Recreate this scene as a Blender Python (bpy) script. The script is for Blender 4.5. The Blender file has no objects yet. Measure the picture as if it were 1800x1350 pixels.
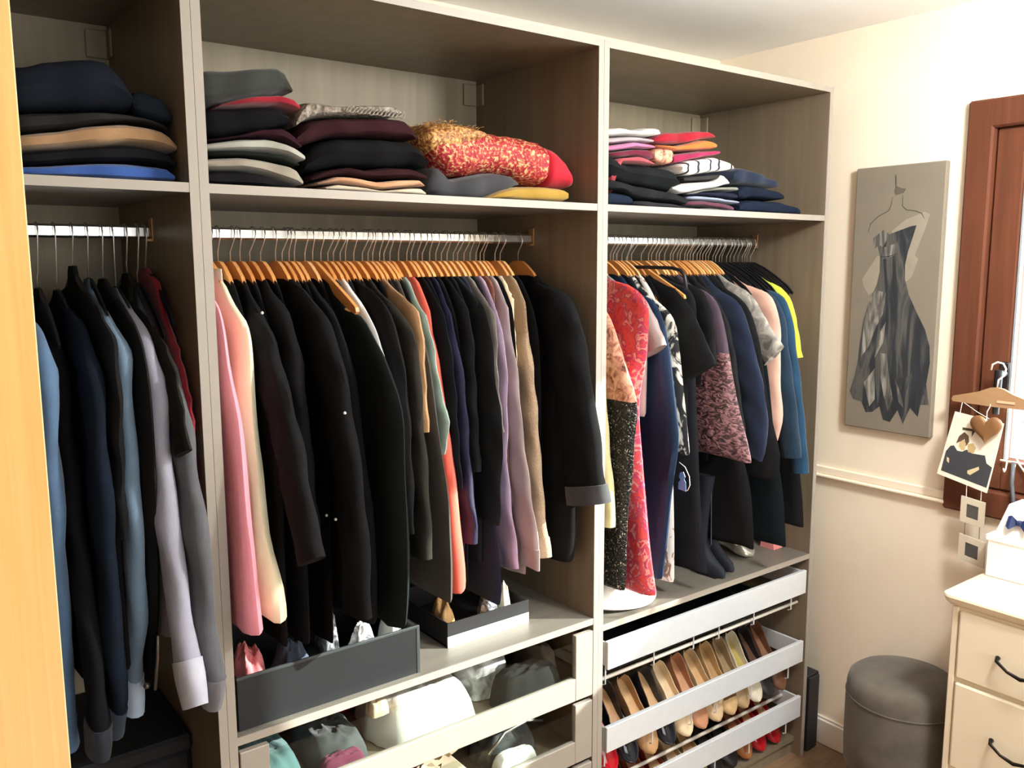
import bpy, math, random
from mathutils import Vector, Matrix

random.seed(7)
S = bpy.context.scene
COL = S.collection

# ------------------------------------------------------------------ camera, light, exposure
cam_d = bpy.data.cameras.new('camera')
cam_d.sensor_width = 36.0
cam_d.lens = 1516.4 / 1800 * 36
cam_d.clip_start = 0.02
cam = bpy.data.objects.new('camera', cam_d)
COL.objects.link(cam)
yaw, pitch, roll = .6492, .1392, -.0038
fw = Vector((math.sin(yaw) * math.cos(pitch), math.cos(yaw) * math.cos(pitch), -math.sin(pitch)))
r0 = Vector((math.cos(yaw), -math.sin(yaw), 0))
u0 = r0.cross(fw)
rr = r0 * math.cos(roll) + u0 * math.sin(roll)
uu = u0 * math.cos(roll) - r0 * math.sin(roll)
M4 = Matrix((rr, uu, -fw)).transposed().to_4x4()
M4.translation = Vector((-.544, -1.702, 1.7912))
cam.matrix_world = M4
S.camera = cam

S.view_settings.view_transform = 'Standard'
S.view_settings.look = 'None'
S.view_settings.exposure = 0.0
S.view_settings.gamma = 1.0
S.view_settings.use_curve_mapping = False

w = bpy.data.worlds.new('world')
S.world = w
w.use_nodes = True
wn = w.node_tree.nodes
wn['Background'].inputs['Color'].default_value = (.84, .92, 1.0, 1)
wn['Background'].inputs['Strength'].default_value = 1.5

# low sun through the window in the right wall
sun_d = bpy.data.lights.new('sun', 'SUN')
sun_d.energy = 18.0
sun_d.angle = math.radians(.7)
sun_d.color = (1.0, .97, .93)
sun = bpy.data.objects.new('sun', sun_d)
COL.objects.link(sun)
sun.rotation_euler = Vector((-1.0, .75, -.52)).to_track_quat('-Z', 'Y').to_euler()

def area_light(name, loc, aim, sx, sy, power, color):
    d = bpy.data.lights.new(name, 'AREA')
    d.shape = 'RECTANGLE'; d.size = sx; d.size_y = sy; d.energy = power; d.color = color
    o = bpy.data.objects.new(name, d); COL.objects.link(o)
    o.location = loc
    o.rotation_euler = Vector(aim).to_track_quat('-Z', 'Z').to_euler()
    return o
# daylight entering by the window in the right wall, and by a second window behind the photographer
area_light('window_daylight', (2.36, -1.12, 1.66), (-1, 0, 0), 1.04, 1.1, 36, (.95, .98, 1.0))
area_light('rear_window_daylight', (.5, -4.06, 1.5), (0, 1, 0), 1.7, 1.5, 54, (1.0, .98, .94))
# ceiling lamp of the room, up and to the right of the picture
lamp_d = bpy.data.lights.new('ceiling_lamp', 'POINT')
lamp_d.energy = 108
lamp_d.shadow_soft_size = .12
lamp_d.color = (1.0, .99, .97)
lamp = bpy.data.objects.new('ceiling_lamp', lamp_d)
COL.objects.link(lamp)
lamp.location = (1.40, -1.35, 2.38)

# ------------------------------------------------------------------ materials
def lin(c):
    c = c / 255.0
    return c / 12.92 if c <= .04045 else ((c + .055) / 1.055) ** 2.4
def rgb(h):
    if isinstance(h, str):
        h = (int(h[0:2], 16), int(h[2:4], 16), int(h[4:6], 16))
    return (lin(h[0]), lin(h[1]), lin(h[2]), 1)
MATS = {}
def base_mat(name, rough=.6, metal=0.0):
    m = bpy.data.materials.new(name); m.use_nodes = True
    nt = m.node_tree
    b = nt.nodes['Principled BSDF']
    b.inputs['Roughness'].default_value = rough
    b.inputs['Metallic'].default_value = metal
    return m, nt, b
def node(nt, kind, **kw):
    n = nt.nodes.new(kind)
    for k, v in kw.items():
        if k in n.inputs: n.inputs[k].default_value = v
        else: setattr(n, k, v)
    return n
def coords(nt, scale=(1, 1, 1), src='Object'):
    t = nt.nodes.new('ShaderNodeTexCoord')
    mp = nt.nodes.new('ShaderNodeMapping')
    mp.inputs['Scale'].default_value = scale
    nt.links.new(t.outputs[src], mp.inputs['Vector'])
    return mp.outputs['Vector']
def ramp(nt, fac, stops, mode='LINEAR'):
    r = nt.nodes.new('ShaderNodeValToRGB')
    cr = r.color_ramp; cr.interpolation = mode
    while len(cr.elements) < len(stops): cr.elements.new(.5)
    for e, (p, c) in zip(cr.elements, stops):
        e.position = p; e.color = c if len(c) == 4 else rgb(c)
    nt.links.new(fac, r.inputs['Fac'])
    return r.outputs['Color']
def bump(nt, b, height, strength=.3, dist=.01):
    n = nt.nodes.new('ShaderNodeBump')
    n.inputs['Strength'].default_value = strength
    n.inputs['Distance'].default_value = dist
    nt.links.new(height, n.inputs['Height'])
    nt.links.new(n.outputs['Normal'], b.inputs['Normal'])
def shade(c, f):
    return (min(1, c[0] * f), min(1, c[1] * f), min(1, c[2] * f), 1)

def plain(h, rough=.5, metal=0.0, var=.06, scale=30, bmp=0.0, name=None):
    key = ('plain', h, rough, metal, var, scale, bmp)
    if key in MATS: return MATS[key]
    m, nt, b = base_mat(name or 'surface_%s' % h, rough, metal)
    c = rgb(h)
    n = node(nt, 'ShaderNodeTexNoise', Scale=scale, Detail=3.0)
    nt.links.new(coords(nt), n.inputs['Vector'])
    col = ramp(nt, n.outputs['Fac'], [(.3, shade(c, 1 - var)), (.7, shade(c, 1 + var))])
    nt.links.new(col, b.inputs['Base Color'])
    if bmp: bump(nt, b, n.outputs['Fac'], bmp, .004)
    MATS[key] = m
    return m
def fabric(h, weave=900, bmp=.25, rough=.92, var=.18, sheen=.15, crumple=.35):
    key = ('fabric', h, weave, bmp, rough, var, sheen, crumple)
    if key in MATS: return MATS[key]
    m, nt, b = base_mat('fabric_%s' % h, rough)
    c = rgb(h)
    v = coords(nt)
    n = node(nt, 'ShaderNodeTexNoise', Scale=14.0, Detail=4.0)
    nt.links.new(v, n.inputs['Vector'])
    col = ramp(nt, n.outputs['Fac'], [(.3, shade(c, 1 - var)), (.7, shade(c, 1 + var))])
    nt.links.new(col, b.inputs['Base Color'])
    f = node(nt, 'ShaderNodeTexNoise', Scale=float(weave), Detail=1.0)
    nt.links.new(v, f.inputs['Vector'])
    vs = coords(nt, (1, 1, .35))
    cr = node(nt, 'ShaderNodeTexNoise', Scale=24.0, Detail=2.0)
    nt.links.new(vs, cr.inputs['Vector'])
    mx = node(nt, 'ShaderNodeMath', operation='MULTIPLY_ADD')
    nt.links.new(f.outputs['Fac'], mx.inputs[0]); mx.inputs[1].default_value = bmp
    ml = node(nt, 'ShaderNodeMath', operation='MULTIPLY')
    nt.links.new(cr.outputs['Fac'], ml.inputs[0]); ml.inputs[1].default_value = crumple * 3
    nt.links.new(ml.outputs[0], mx.inputs[2])
    bump(nt, b, mx.outputs[0], .5, .004)
    dark = max(c[:3]) < .03
    b.inputs['Sheen Weight'].default_value = 0 if dark else sheen
    b.inputs['Sheen Roughness'].default_value = .5
    b.inputs['Specular IOR Level'].default_value = .12 if dark else .25
    MATS[key] = m
    return m
def satin(h, rough=.55):
    return fabric(h, 400, .05, rough, .12, 0.0, .5)
def woodgrain(h1, h2, rough=.45, scale=6.0, stretch=(9, 9, .7), name='wood'):
    key = ('wood', h1, h2, rough, scale, stretch)
    if key in MATS: return MATS[key]
    m, nt, b = base_mat(name, rough)
    v = coords(nt, stretch)
    n = node(nt, 'ShaderNodeTexNoise', Scale=scale, Detail=5.0, Distortion=.6)
    nt.links.new(v, n.inputs['Vector'])
    nt.links.new(ramp(nt, n.outputs['Fac'], [(.3, rgb(h1)), (.7, rgb(h2))]), b.inputs['Base Color'])
    bump(nt, b, n.outputs['Fac'], .08, .002)
    MATS[key] = m
    return m
def print_mat(name, stops, scale=30, kind='noise', rough=.75, distort=1.0, metal=0.0, bmp=.2, sc3=(1, 1, 1), mode='LINEAR'):
    if name in MATS: return MATS[name]
    m, nt, b = base_mat(name, rough, metal)
    v = coords(nt, sc3)
    if kind == 'noise':
        n = node(nt, 'ShaderNodeTexNoise', Scale=float(scale), Detail=4.0, Distortion=distort); out = n.outputs['Fac']
        nt.links.new(v, n.inputs['Vector'])
    elif kind == 'cell':
        n = node(nt, 'ShaderNodeTexVoronoi', Scale=float(scale)); out = None
        nt.links.new(v, n.inputs['Vector'])
        sp = nt.nodes.new('ShaderNodeSeparateColor')
        nt.links.new(n.outputs['Color'], sp.inputs[0]); out = sp.outputs[0]
    elif kind == 'dist':
        n = node(nt, 'ShaderNodeTexVoronoi', Scale=float(scale))
        nn = node(nt, 'ShaderNodeTexNoise', Scale=float(scale) * .6, Detail=3.0)
        nt.links.new(v, nn.inputs['Vector'])
        mx = node(nt, 'ShaderNodeMix', data_type='RGBA'); mx.inputs[0].default_value = .12 * distort
        nt.links.new(v, mx.inputs[6]); nt.links.new(nn.outputs['Color'], mx.inputs[7])
        nt.links.new(mx.outputs[2], n.inputs['Vector'])
        out = n.outputs['Distance']
    else:
        n = node(nt, 'ShaderNodeTexWave', Scale=float(scale), Distortion=distort * 4, Detail=2.0)
        n.bands_direction = kind[-1].upper() if kind[-1] in 'xyz' else 'X'
        nt.links.new(v, n.inputs['Vector']); out = n.outputs['Fac']
    nt.links.new(ramp(nt, out, [(p, rgb(c)) for p, c in stops], mode), b.inputs['Base Color'])
    if bmp: bump(nt, b, out, bmp, .006)
    MATS[name] = m
    return m
def glass_mat(h='f4f8f6', rough=.02, name='clear_glass'):
    if name in MATS: return MATS[name]
    m, nt, b = base_mat(name, rough)
    nt.nodes.remove(b)
    g = node(nt, 'ShaderNodeBsdfGlossy', Roughness=rough)
    t = node(nt, 'ShaderNodeBsdfTransparent'); t.inputs['Color'].default_value = rgb(h)
    lw = node(nt, 'ShaderNodeLayerWeight', Blend=.5)
    pw_ = node(nt, 'ShaderNodeMath', operation='POWER'); nt.links.new(lw.outputs['Facing'], pw_.inputs[0]); pw_.inputs[1].default_value = 4.0
    f = node(nt, 'ShaderNodeMath', operation='MULTIPLY_ADD'); nt.links.new(pw_.outputs[0], f.inputs[0]); f.inputs[1].default_value = .5; f.inputs[2].default_value = .03
    x = nt.nodes.new('ShaderNodeMixShader')
    nt.links.new(f.outputs[0], x.inputs[0]); nt.links.new(t.outputs[0], x.inputs[1]); nt.links.new(g.outputs[0], x.inputs[2])
    nt.links.new(x.outputs[0], nt.nodes['Material Output'].inputs['Surface'])
    MATS[name] = m
    return m

# ------------------------------------------------------------------ objects
WL = {}
def wl(o): return WL.get(o, Vector((0, 0, 0))) if o is not None else Vector((0, 0, 0))
def empty(name, loc, parent=None):
    o = bpy.data.objects.new(name, None); COL.objects.link(o)
    o.empty_display_size = .05
    loc = Vector(loc)
    o.parent = parent; o.location = loc - wl(parent)
    WL[o] = loc
    return o
def thing(name, label, cat, loc, group=None):
    return tag(empty(name, loc), label, cat, group)
def tag(o, label, cat, group=None):
    o['label'] = label; o['category'] = cat
    if group: o['group'] = group
    return o
def structure(o):
    o['kind'] = 'structure'; return o
class MB:
    """collects shapes in world coordinates; obj() links them as ONE mesh object"""
    def __init__(self): self.v = []; self.f = []
    def add(self, vs, fs):
        n = len(self.v); self.v += [tuple(p) for p in vs]; self.f += [tuple(i + n for i in f) for f in fs]; return self
    def box(self, a, b, c=0.0):
        (x0, y0, z0), (x1, y1, z1) = a, b
        x0, x1 = min(x0, x1), max(x0, x1); y0, y1 = min(y0, y1), max(y0, y1); z0, z1 = min(z0, z1), max(z0, z1)
        c = min(c, (x1 - x0) * .45, (y1 - y0) * .45, (z1 - z0) * .45)
        if c <= 0:
            vs = [(x0, y0, z0), (x1, y0, z0), (x1, y1, z0), (x0, y1, z0), (x0, y0, z1), (x1, y0, z1), (x1, y1, z1), (x0, y1, z1)]
            return self.add(vs, [(0, 3, 2, 1), (4, 5, 6, 7), (0, 1, 5, 4), (1, 2, 6, 5), (2, 3, 7, 6), (3, 0, 4, 7)])
        # chamfered box
        vs = []; idx = {}
        for sx in (0, 1):
            for sy in (0, 1):
                for sz in (0, 1):
                    X = (x0, x1)[sx]; Y = (y0, y1)[sy]; Z = (z0, z1)[sz]
                    dx = c if sx == 0 else -c; dy = c if sy == 0 else -c; dz = c if sz == 0 else -c
                    for ax, p in enumerate([(X, Y + dy, Z + dz), (X + dx, Y, Z + dz), (X + dx, Y + dy, Z)]):
                        idx[(sx, sy, sz, ax)] = len(vs); vs.append(p)
        fs = []
        for ax in range(3):
            o = [a for a in range(3) if a != ax]
            for s in (0, 1):
                q = []
                for (p, r) in ((0, 0), (1, 0), (1, 1), (0, 1)):
                    k = [0, 0, 0]; k[ax] = s; k[o[0]] = p; k[o[1]] = r
                    q.append(idx[(k[0], k[1], k[2], ax)])
                flip = (s == 0) != (ax == 1)
                fs.append(tuple(reversed(q)) if flip else tuple(q))
        for ax in range(3):
            o = [a for a in range(3) if a != ax]
            for p in (0, 1):
                for r in (0, 1):
                    def K(s, a):
                        k = [0, 0, 0]; k[ax] = s; k[o[0]] = p; k[o[1]] = r
                        return idx[(k[0], k[1], k[2], a)]
                    fs.append((K(0, o[0]), K(1, o[0]), K(1, o[1]), K(0, o[1])))
        for sx in (0, 1):
            for sy in (0, 1):
                for sz in (0, 1):
                    fs.append(tuple(idx[(sx, sy, sz, a)] for a in range(3)))
        return self.add(vs, fs)
    def tube(self, pts, r, n=8, cap=True, sy=1.0):
        pts = [Vector(p) for p in pts]
        rs = r if isinstance(r, (list, tuple)) else [r] * len(pts)
        vs = []; fs = []; up = None
        for i, p in enumerate(pts):
            d = (pts[min(i + 1, len(pts) - 1)] - pts[max(i - 1, 0)]).normalized()
            if up is None:
                a = Vector((0, 0, 1)) if abs(d.z) < .9 else Vector((1, 0, 0))
                up = (a - d * a.dot(d)).normalized()
            else:
                up = (up - d * up.dot(d)).normalized()
            sd = d.cross(up)
            for k in range(n):
                t = 2 * math.pi * k / n
                vs.append(p + up * (math.cos(t) * rs[i]) + sd * (math.sin(t) * rs[i] * sy))
        for i in range(len(pts) - 1):
            for k in range(n):
                k2 = (k + 1) % n
                fs.append((i * n + k, i * n + k2, (i + 1) * n + k2, (i + 1) * n + k))
        if cap:
            fs.append(tuple(range(n - 1, -1, -1))); fs.append(tuple((len(pts) - 1) * n + k for k in range(n)))
        return self.add(vs, fs)
    def rings(self, rings, cap0=True, cap1=True):
        n = len(rings[0]); vs = [p for r in rings for p in r]; fs = []
        for i in range(len(rings) - 1):
            for k in range(n):
                k2 = (k + 1) % n
                fs.append((i * n + k, i * n + k2, (i + 1) * n + k2, (i + 1) * n + k))
        if cap0: fs.append(tuple(range(n - 1, -1, -1)))
        if cap1: fs.append(tuple((len(rings) - 1) * n + k for k in range(n)))
        return self.add(vs, fs)
    def prism(self, outline, axis, a, b):
        """outline: 2-D points in the two other axes (in order); extruded along axis from a to b"""
        def P(p, t):
            q = list(p); q.insert(axis, t); return tuple(q)
        n = len(outline)
        vs = [P(p, a) for p in outline] + [P(p, b) for p in outline]
        fs = [tuple(range(n - 1, -1, -1)), tuple(range(n, 2 * n))]
        for k in range(n):
            k2 = (k + 1) % n
            fs.append((k, k2, n + k2, n + k))
        return self.add(vs, fs)
    def lathe(self, prof, c, n=24):
        rg = [[(c[0] + r * math.cos(2 * math.pi * k / n), c[1] + r * math.sin(2 * math.pi * k / n), c[2] + z) for k in range(n)] for r, z in prof]
        return self.rings(rg)
    def obj(self, name, m, parent=None, smooth=False, origin=None):
        o0 = wl(parent) if parent is not None else Vector(origin if origin is not None else (0, 0, 0))
        if parent is None and origin is None:
            xs = [p[0] for p in self.v]; ys = [p[1] for p in self.v]; zs = [p[2] for p in self.v]
            o0 = Vector(((min(xs) + max(xs)) / 2, (min(ys) + max(ys)) / 2, min(zs)))
        me = bpy.data.meshes.new(name)
        me.from_pydata([(p[0] - o0.x, p[1] - o0.y, p[2] - o0.z) for p in self.v], [], self.f)
        import bmesh
        bm = bmesh.new(); bm.from_mesh(me); bmesh.ops.recalc_face_normals(bm, faces=bm.faces); bm.to_mesh(me); bm.free()
        if smooth:
            me.polygons.foreach_set('use_smooth', [True] * len(me.polygons))
            if isinstance(smooth, (int, float)) and not isinstance(smooth, bool): me.set_sharp_from_angle(angle=math.radians(smooth))
        me.materials.append(m)
        o = bpy.data.objects.new(name, me); COL.objects.link(o)
        o.parent = parent
        o.location = (0, 0, 0) if parent is not None else o0
        WL[o] = o0
        return o
def copy_tree(o, loc, rotz=0.0):
    c = o.copy(); COL.objects.link(c); c.location = loc; c.rotation_euler = (0, 0, rotz)
    for ch in list(o.children):
        d = ch.copy(); COL.objects.link(d); d.parent = c
        for g in list(ch.children):
            e = g.copy(); COL.objects.link(e); e.parent = d
    return c
def lerp(a, b, t): return a + (b - a) * t
def interp(xs, ys, x):
    if x <= xs[0]: return ys[0]
    for i in range(1, len(xs)):
        if x <= xs[i]:
            return lerp(ys[i - 1], ys[i], (x - xs[i - 1]) / max(1e-9, xs[i] - xs[i - 1]))
    return ys[-1]

# ------------------------------------------------------------------ the room
XR = 2.213; YB = .585; ZC = 2.565; YR = -4.0; XL = -2.6
m_wall = plain('f4e7d0', .9, var=.02, scale=6, name='cream_wall_paint')
m_dim = plain('7d6f5e', .9, var=.02, scale=6, name='bounce_cutting_taupe')  # dark tone on the unseen walls, chosen to cut bounced light
m_ceil = plain('f8f8f6', .95, var=.015, scale=4, name='white_ceiling_paint')
m_white = plain('f1ebdf', .45, var=.02, scale=8, name='white_gloss_paint')
m_floor = woodgrain('6f5740', '8b6e52', .55, 5.0, (2, 14, 1), 'brown_floor')
m_lam = woodgrain('706351', '7f715c', .42, 4.0, (7, 7, .5), 'taupe_laminate')
m_shelf = woodgrain('68635a', '757066', .42, 4.0, (.6, 7, 7), 'grey_shelf_laminate')
m_edge = plain('999185', .42, var=.03, scale=20, name='pale_edge_band')
m_back = woodgrain('81765f', '93876f', .55, 4.0, (6, 6, .35), 'back_board')
m_birch = woodgrain('d6914f', 'e2a468', .38, 3.0, (9, 9, .55), 'birch_wood')
m_red = woodgrain('55301f', '653a27', .7, 4.0, (9, 9, .6), 'red_brown_wood')
m_red.node_tree.nodes['Principled BSDF'].inputs['Specular IOR Level'].default_value = .2
m_metal = plain('e8e8e6', .28, 1.0, var=.03, scale=12, name='chrome')
m_alu = plain('e6ecf0', .34, .3, var=.02, scale=40, name='brushed_aluminium')
m_wire = plain('d9d7d2', .3, .9, var=.02, name='steel_wire')
m_black = plain('17171a', .4, var=.1, name='black_plastic')

MB().box((XL, YR, -.06), (XR + .12, YB + .1, 0)).obj('floor', m_floor)['kind'] = 'structure'
MB().box((XL, YR, ZC), (XR + .12, YB + .1, ZC + .08)).obj('ceiling', m_ceil)['kind'] = 'structure'
MB().box((XL, YB, 0), (XR + .12, YB + .1, ZC)).obj('wall_back', m_wall)['kind'] = 'structure'
MB().box((XL - .1, YR, 0), (XL, YB + .1, ZC)).obj('wall_left', m_dim)['kind'] = 'structure'
# rear wall with a second window opening
b = MB()
b.box((XL, YR - .1, 0), (-.4, YR, ZC)); b.box((1.4, YR - .1, 0), (XR + .12, YR, ZC))
b.box((-.4, YR - .1, 0), (1.4, YR, .7)); b.box((-.4, YR - .1, 2.3), (1.4, YR, ZC))
structure(b.obj('wall_rear', m_dim))
# right wall with the window opening
WY0, WY1, WZ0, WZ1 = -1.72, -.43, 1.06, 2.22
b = MB()
b.box((XR, WY1, 0), (XR + .12, YB + .1, ZC)); b.box((XR, YR, 0), (XR + .12, WY0, ZC))
b.box((XR, WY0, 0), (XR + .12, WY1, WZ0)); b.box((XR, WY0, WZ1), (XR + .12, WY1, ZC))
structure(b.obj('wall_right', m_wall))
structure(MB().box((XR - .014, YR, 0), (XR, YB, .098), .004).box((XR - .008, YR, .098), (XR, YB, .108), .003).obj('baseboard_right', m_white))
structure(MB().box((XR - .022, WY1 + .035, 1.018), (XR, YB, 1.03), .004).box((XR - .012, WY1 + .035, 1.03), (XR, YB, 1.058), .003).obj('trim_1', m_wall))

win = structure(empty('window_1', (XR, (WY0 + WY1) / 2, WZ0)))
fr = MB()
fo = .042
for (a, c) in (((XR - .022, WY1 - .035, WZ0 - .055), (XR + .1, WY1 + fo, WZ1 + .05)), ((XR - .022, WY0 - fo, WZ0 - .055), (XR + .1, WY0 + .035, WZ1 + .05)),
               ((XR - .0215, WY0 - fo, WZ1 - .035), (XR + .1, WY1 + fo, WZ1 + .0495)), ((XR - .0215, WY0 - fo, WZ0 - .0545), (XR + .1, WY1 + fo, WZ0 + .03))):
    fr.box(a, c, .006)
fr.obj('window_frame', m_red, win)
for k, (ya, yb) in enumerate(((WY0 + .035, WY1 - .035),)):
    y0, y1 = min(ya, yb), max(ya, yb)
    za, zb = WZ0 + .03, WZ1 - .035
    s = MB(); t_ = .088
    s.box((XR + .0, y1 - t_, za), (XR + .055, y1, zb), .008); s.box((XR + .0, y0, za), (XR + .055, y0 + t_, zb), .008)
    s.box((XR + .001, y0 + t_ - .01, za), (XR + .054, y1 - t_ + .01, za + .1), .008); s.box((XR + .001, y0 + t_ - .01, zb - t_), (XR + .054, y1 - t_ + .01, zb), .008)
    sash = s.obj('sash', m_red, win)
    MB().box((XR + .024, y0 + t_ - .012, za + .088), (XR + .030, y1 - t_ + .012, zb - t_ + .012)).obj('glass_pane', glass_mat(), sash)
    g = MB()
    for (c0, c1) in (((y0 + t_, za + .1), (y0 + t_ + .006, zb - t_)), ((y1 - t_ - .006, za + .1), (y1 - t_, zb - t_))):
        g.box((XR + .002, c0[0], c0[1]), (XR + .022, c1[0], c1[1]))
    g.obj('glazing_gasket', plain('8e9296', .5, name='grey_gasket'), sash)
    if k == 0:
        h = MB().box((XR - .010, -.557, 1.41), (XR, -.527, 1.49), .004)
        h.tube([(XR - .004, -.542, 1.455), (XR - .05, -.542, 1.455)], .011, 10)
        h.tube([(XR - .046, -.542, 1.468), (XR - .048, -.542, 1.40), (XR - .044, -.541, 1.335)], [.012, .011, .009], 10)
        h.obj('window_handle', m_black, sash, 40)

# open door leaf beside the photographer, at the left edge of the picture
door = structure(empty('door_1', (-.37, -.5, 0)))
dx, dy = -.23 / .5054, -.45 / .5054
nx, ny = -dy, dx       # leaf normal
def leaf(o0, o1, s0, s1, z0, z1, c=.003):
    q = MB(); P = []
    for z in (z0, z1):
        for (s, o) in ((s0, o0), (s1, o0), (s1, o1), (s0, o1)):
            P.append((-.37 + dx * s + nx * o, -.5 + dy * s + ny * o, z))
    return q.add(P, [(0, 3, 2, 1), (4, 5, 6, 7), (0, 1, 5, 4), (1, 2, 6, 5), (2, 3, 7, 6), (3, 0, 4, 7)])
leaf(-.0, -.04, 0, .82, .008, 2.25).obj('door_leaf', m_birch, door)
leaf(.0, -.04, -.004, 0, .008, 2.25).obj('edge_band', plain('f0cf9a', .4, name='pale_birch_edge'), door)

# ------------------------------------------------------------------ the wardrobe
WM, WT, H, T, D = 1.051, 2.0824, 2.36, .018, .56
YRAIL, ZRAIL = .278, 1.860
ZS = 1.945
def wardrobe(x0, x1, label, lower, rail_end_gap=.0):
    t = thing('wardrobe', label, 'wardrobe', ((x0 + x1) / 2, D / 2, 0), 'open wardrobe units along the back wall')
    for xa in (x0 + .0004, x1 - T - .0004):
        s = MB().box((xa, .0012, 0), (xa + T, D, H), .001).obj('side_panel', m_lam, t)
        MB().box((xa, 0, 0), (xa + T, .0012, H)).obj('front_edge', m_edge, s)
    a, c = x0 + T, x1 - T
    s = MB().box((a, .0012, H - T), (c, D, H)).obj('top_panel', m_lam, t)
    MB().box((a, 0, H - T), (c, .0012, H)).obj('front_edge', m_edge, s)
    MB().box((a, .03, .05), (c, D, .068)).box((a, .04, 0), (c, .055, .05)).obj('bottom_panel', m_lam, t)
    MB().box((a, D - .008, .068), (c, D - .002, H - T)).obj('back_panel', m_back, t)
    for z in [ZS] + ([lower] if lower else []):
        s = MB().box((a, .0022, z - T), (c, D - .009, z), .001).obj('shelf', m_shelf, t)
        MB().box((a, .001, z - T), (c, .0022, z)).obj('front_edge', m_edge, s)
    r = MB().box((a + .004, YRAIL - .007, ZRAIL - .014), (c - .004, YRAIL + .007, ZRAIL + .014), .005).obj('clothes_rail', m_metal, t)
    for xa, sgn in ((a, 1), (c, -1)):
        k = MB().box((xa, YRAIL - .012, ZRAIL - .018), (xa + sgn * .004, YRAIL + .012, ZRAIL + .03), .001)
        k.box((xa, YRAIL - .011, ZRAIL - .019), (xa + sgn * .014, YRAIL + .011, ZRAIL - .0145))
        k.obj('rail_bracket', plain('b08a62', .4, .6, name='bronze_bracket'), r)
    for xa, sgn in ((a, 1), (c, -1)):
        k = MB().box((xa, D - .05, H - T - .075), (xa + sgn * .006, D - .012, H - T - .012), .002)
        k.box((xa, D - .016, H - T - .075), (xa + sgn * .05, D - .0085, H - T - .012), .002)
        k.obj('corner_bracket', m_back, t)
    return t
w_left = wardrobe(-1.05, 0, 'leftmost open wardrobe unit, with the shirts and no drawers, half behind the birch door', None)
w_mid = wardrobe(0, WM, 'middle open wardrobe unit with wooden hangers on its rail and glass fronted drawers', .8015)
w_right = wardrobe(WM, WT, 'right open wardrobe unit next to the painting, with pull-out shoe racks', .7714)

m_glass = glass_mat()
def drawer(z0, z1, pull=0.0):
    xa, xb = .0215, 1.0295
    d = empty('drawer', ((xa + xb) / 2, .2, z0), w_mid)
    ph = .064
    for x in (xa, xb - ph):
        MB().box((x, -.002 - pull, z0), (x + ph, .014 - pull, z1), .0015).obj('front_post', m_edge, d)
    MB().box((xa + ph, -.002 - pull, z0), (xb - ph, .014 - pull, z0 + .066), .0015).obj('front_bar', m_edge, d)
    MB().box((xa + ph - .006, .005 - pull, z0 + .06), (xb - ph + .006, .009 - pull, z1 - .022)).obj('glass_pane', m_glass, d)
    for x in (xa + .004, xb - .018):
        MB().box((x, .014 - pull, z0 + .006), (x + .014, .5 - pull, z1 - .02), .002).obj('side_wall', m_lam, d)
    MB().box((xa + .018, .486 - pull, z0 + .006), (xb - .018, .5 - pull, z1 - .02), .002).obj('back_wall', m_lam, d)
    MB().box((xa + .018, .014 - pull, z0 + .006), (xb - .018, .486 - pull, z0 + .016)).obj('drawer_base', m_lam, d)
    return d
drawer(.576, .767); drawer(.387, .561); drawer(.198, .372)

def shoe_rack(z0, z1, rods, tray):
    xa, xb = 1.086, 2.046
    d = empty('shoe_rack', ((xa + xb) / 2, .2, z0), w_right)
    MB().box((xa, -.004, z0), (xb, .010, z1), .0015).obj('front_rail', m_alu, d)
    for x in (xa, xb - .008):
        MB().box((x, .010, z0 + .008), (x + .008, .47, z1 - .004), .002).obj('side_rail', m_alu, d)
    for (y, z) in rods:
        MB().tube([(xa + .002, y, z), (xb - .002, y, z)], .006, 8).obj('rod', m_white, d, True)
    for x in (1.092, 1.294, 1.473, 1.596, 1.776, 1.984):
        MB().tube([(x, .0125, z0 + .02), (x, .0125, z0 - .05), (x, .024, z0 - .056)], .0023, 6).obj('divider', m_alu, d)
    if tray:
        MB().box((xa + .012, .06, z0 - .05), (xb - .012, .45, z0 - .044), .002).obj('tray', plain('1c1f2a', .6, name='dark_felt'), d)
    return d
shoe_rack(.632, .716, [(.030, .590), (.080, .556)], True)
shoe_rack(.376, .454, [(.075, .218), (.20, .36)], False)
shoe_rack(.166, .245, [(.20, .15)], False)

# ------------------------------------------------------------------ right-hand furniture
# painting
t = thing('painting', 'tall narrow grey canvas painting of a black strapless evening dress, on the cream wall', 'painting', (XR, -.183, 1.223))
PX = XR - .024
MB().box((PX, -.335, 1.223), (XR - .001, -.031, 2.102), .003).obj('canvas', plain('7d7566', .8, var=.05, scale=9, name='grey_canvas'), t)
def pp(u, v): return (-.031 - u * .304, 2.102 - v * .879)      # u right, v down, 0..1
def patch(name, pts, mat, off, par=t):
    P = [pp(*q) for q in pts]
    # refine nothing: a thin flat layer of paint
    b = MB(); n = len(P)
    b.add([(PX - off, p[0], p[1]) for p in P] + [(PX + .0004, p[0], p[1]) for p in P],
          [tuple(range(n)), tuple(range(2 * n - 1, n - 1, -1))] + [(k, (k + 1) % n, n + (k + 1) % n, n + k) for k in range(n)])
    return b.obj(name, mat, par)
m_dress = print_mat('painted_dress', [(.30, '1d2024'), (.47, '2a2e33'), (.60, '55544f'), (.72, '34373a')], 3.2, 'noise', .7, 2.2, 0, .05, (1, 5, .9))
m_silver = print_mat('painted_silver', [(.3, '2e2e2d'), (.48, '5a5853'), (.62, '8a867d'), (.75, 'a8a399')], 5, 'noise', .7, 2.0, 0, .05, (1, 6, 1.0))
m_wash = plain('938a7a', .8, var=.06, name='pale_wash')
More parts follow.
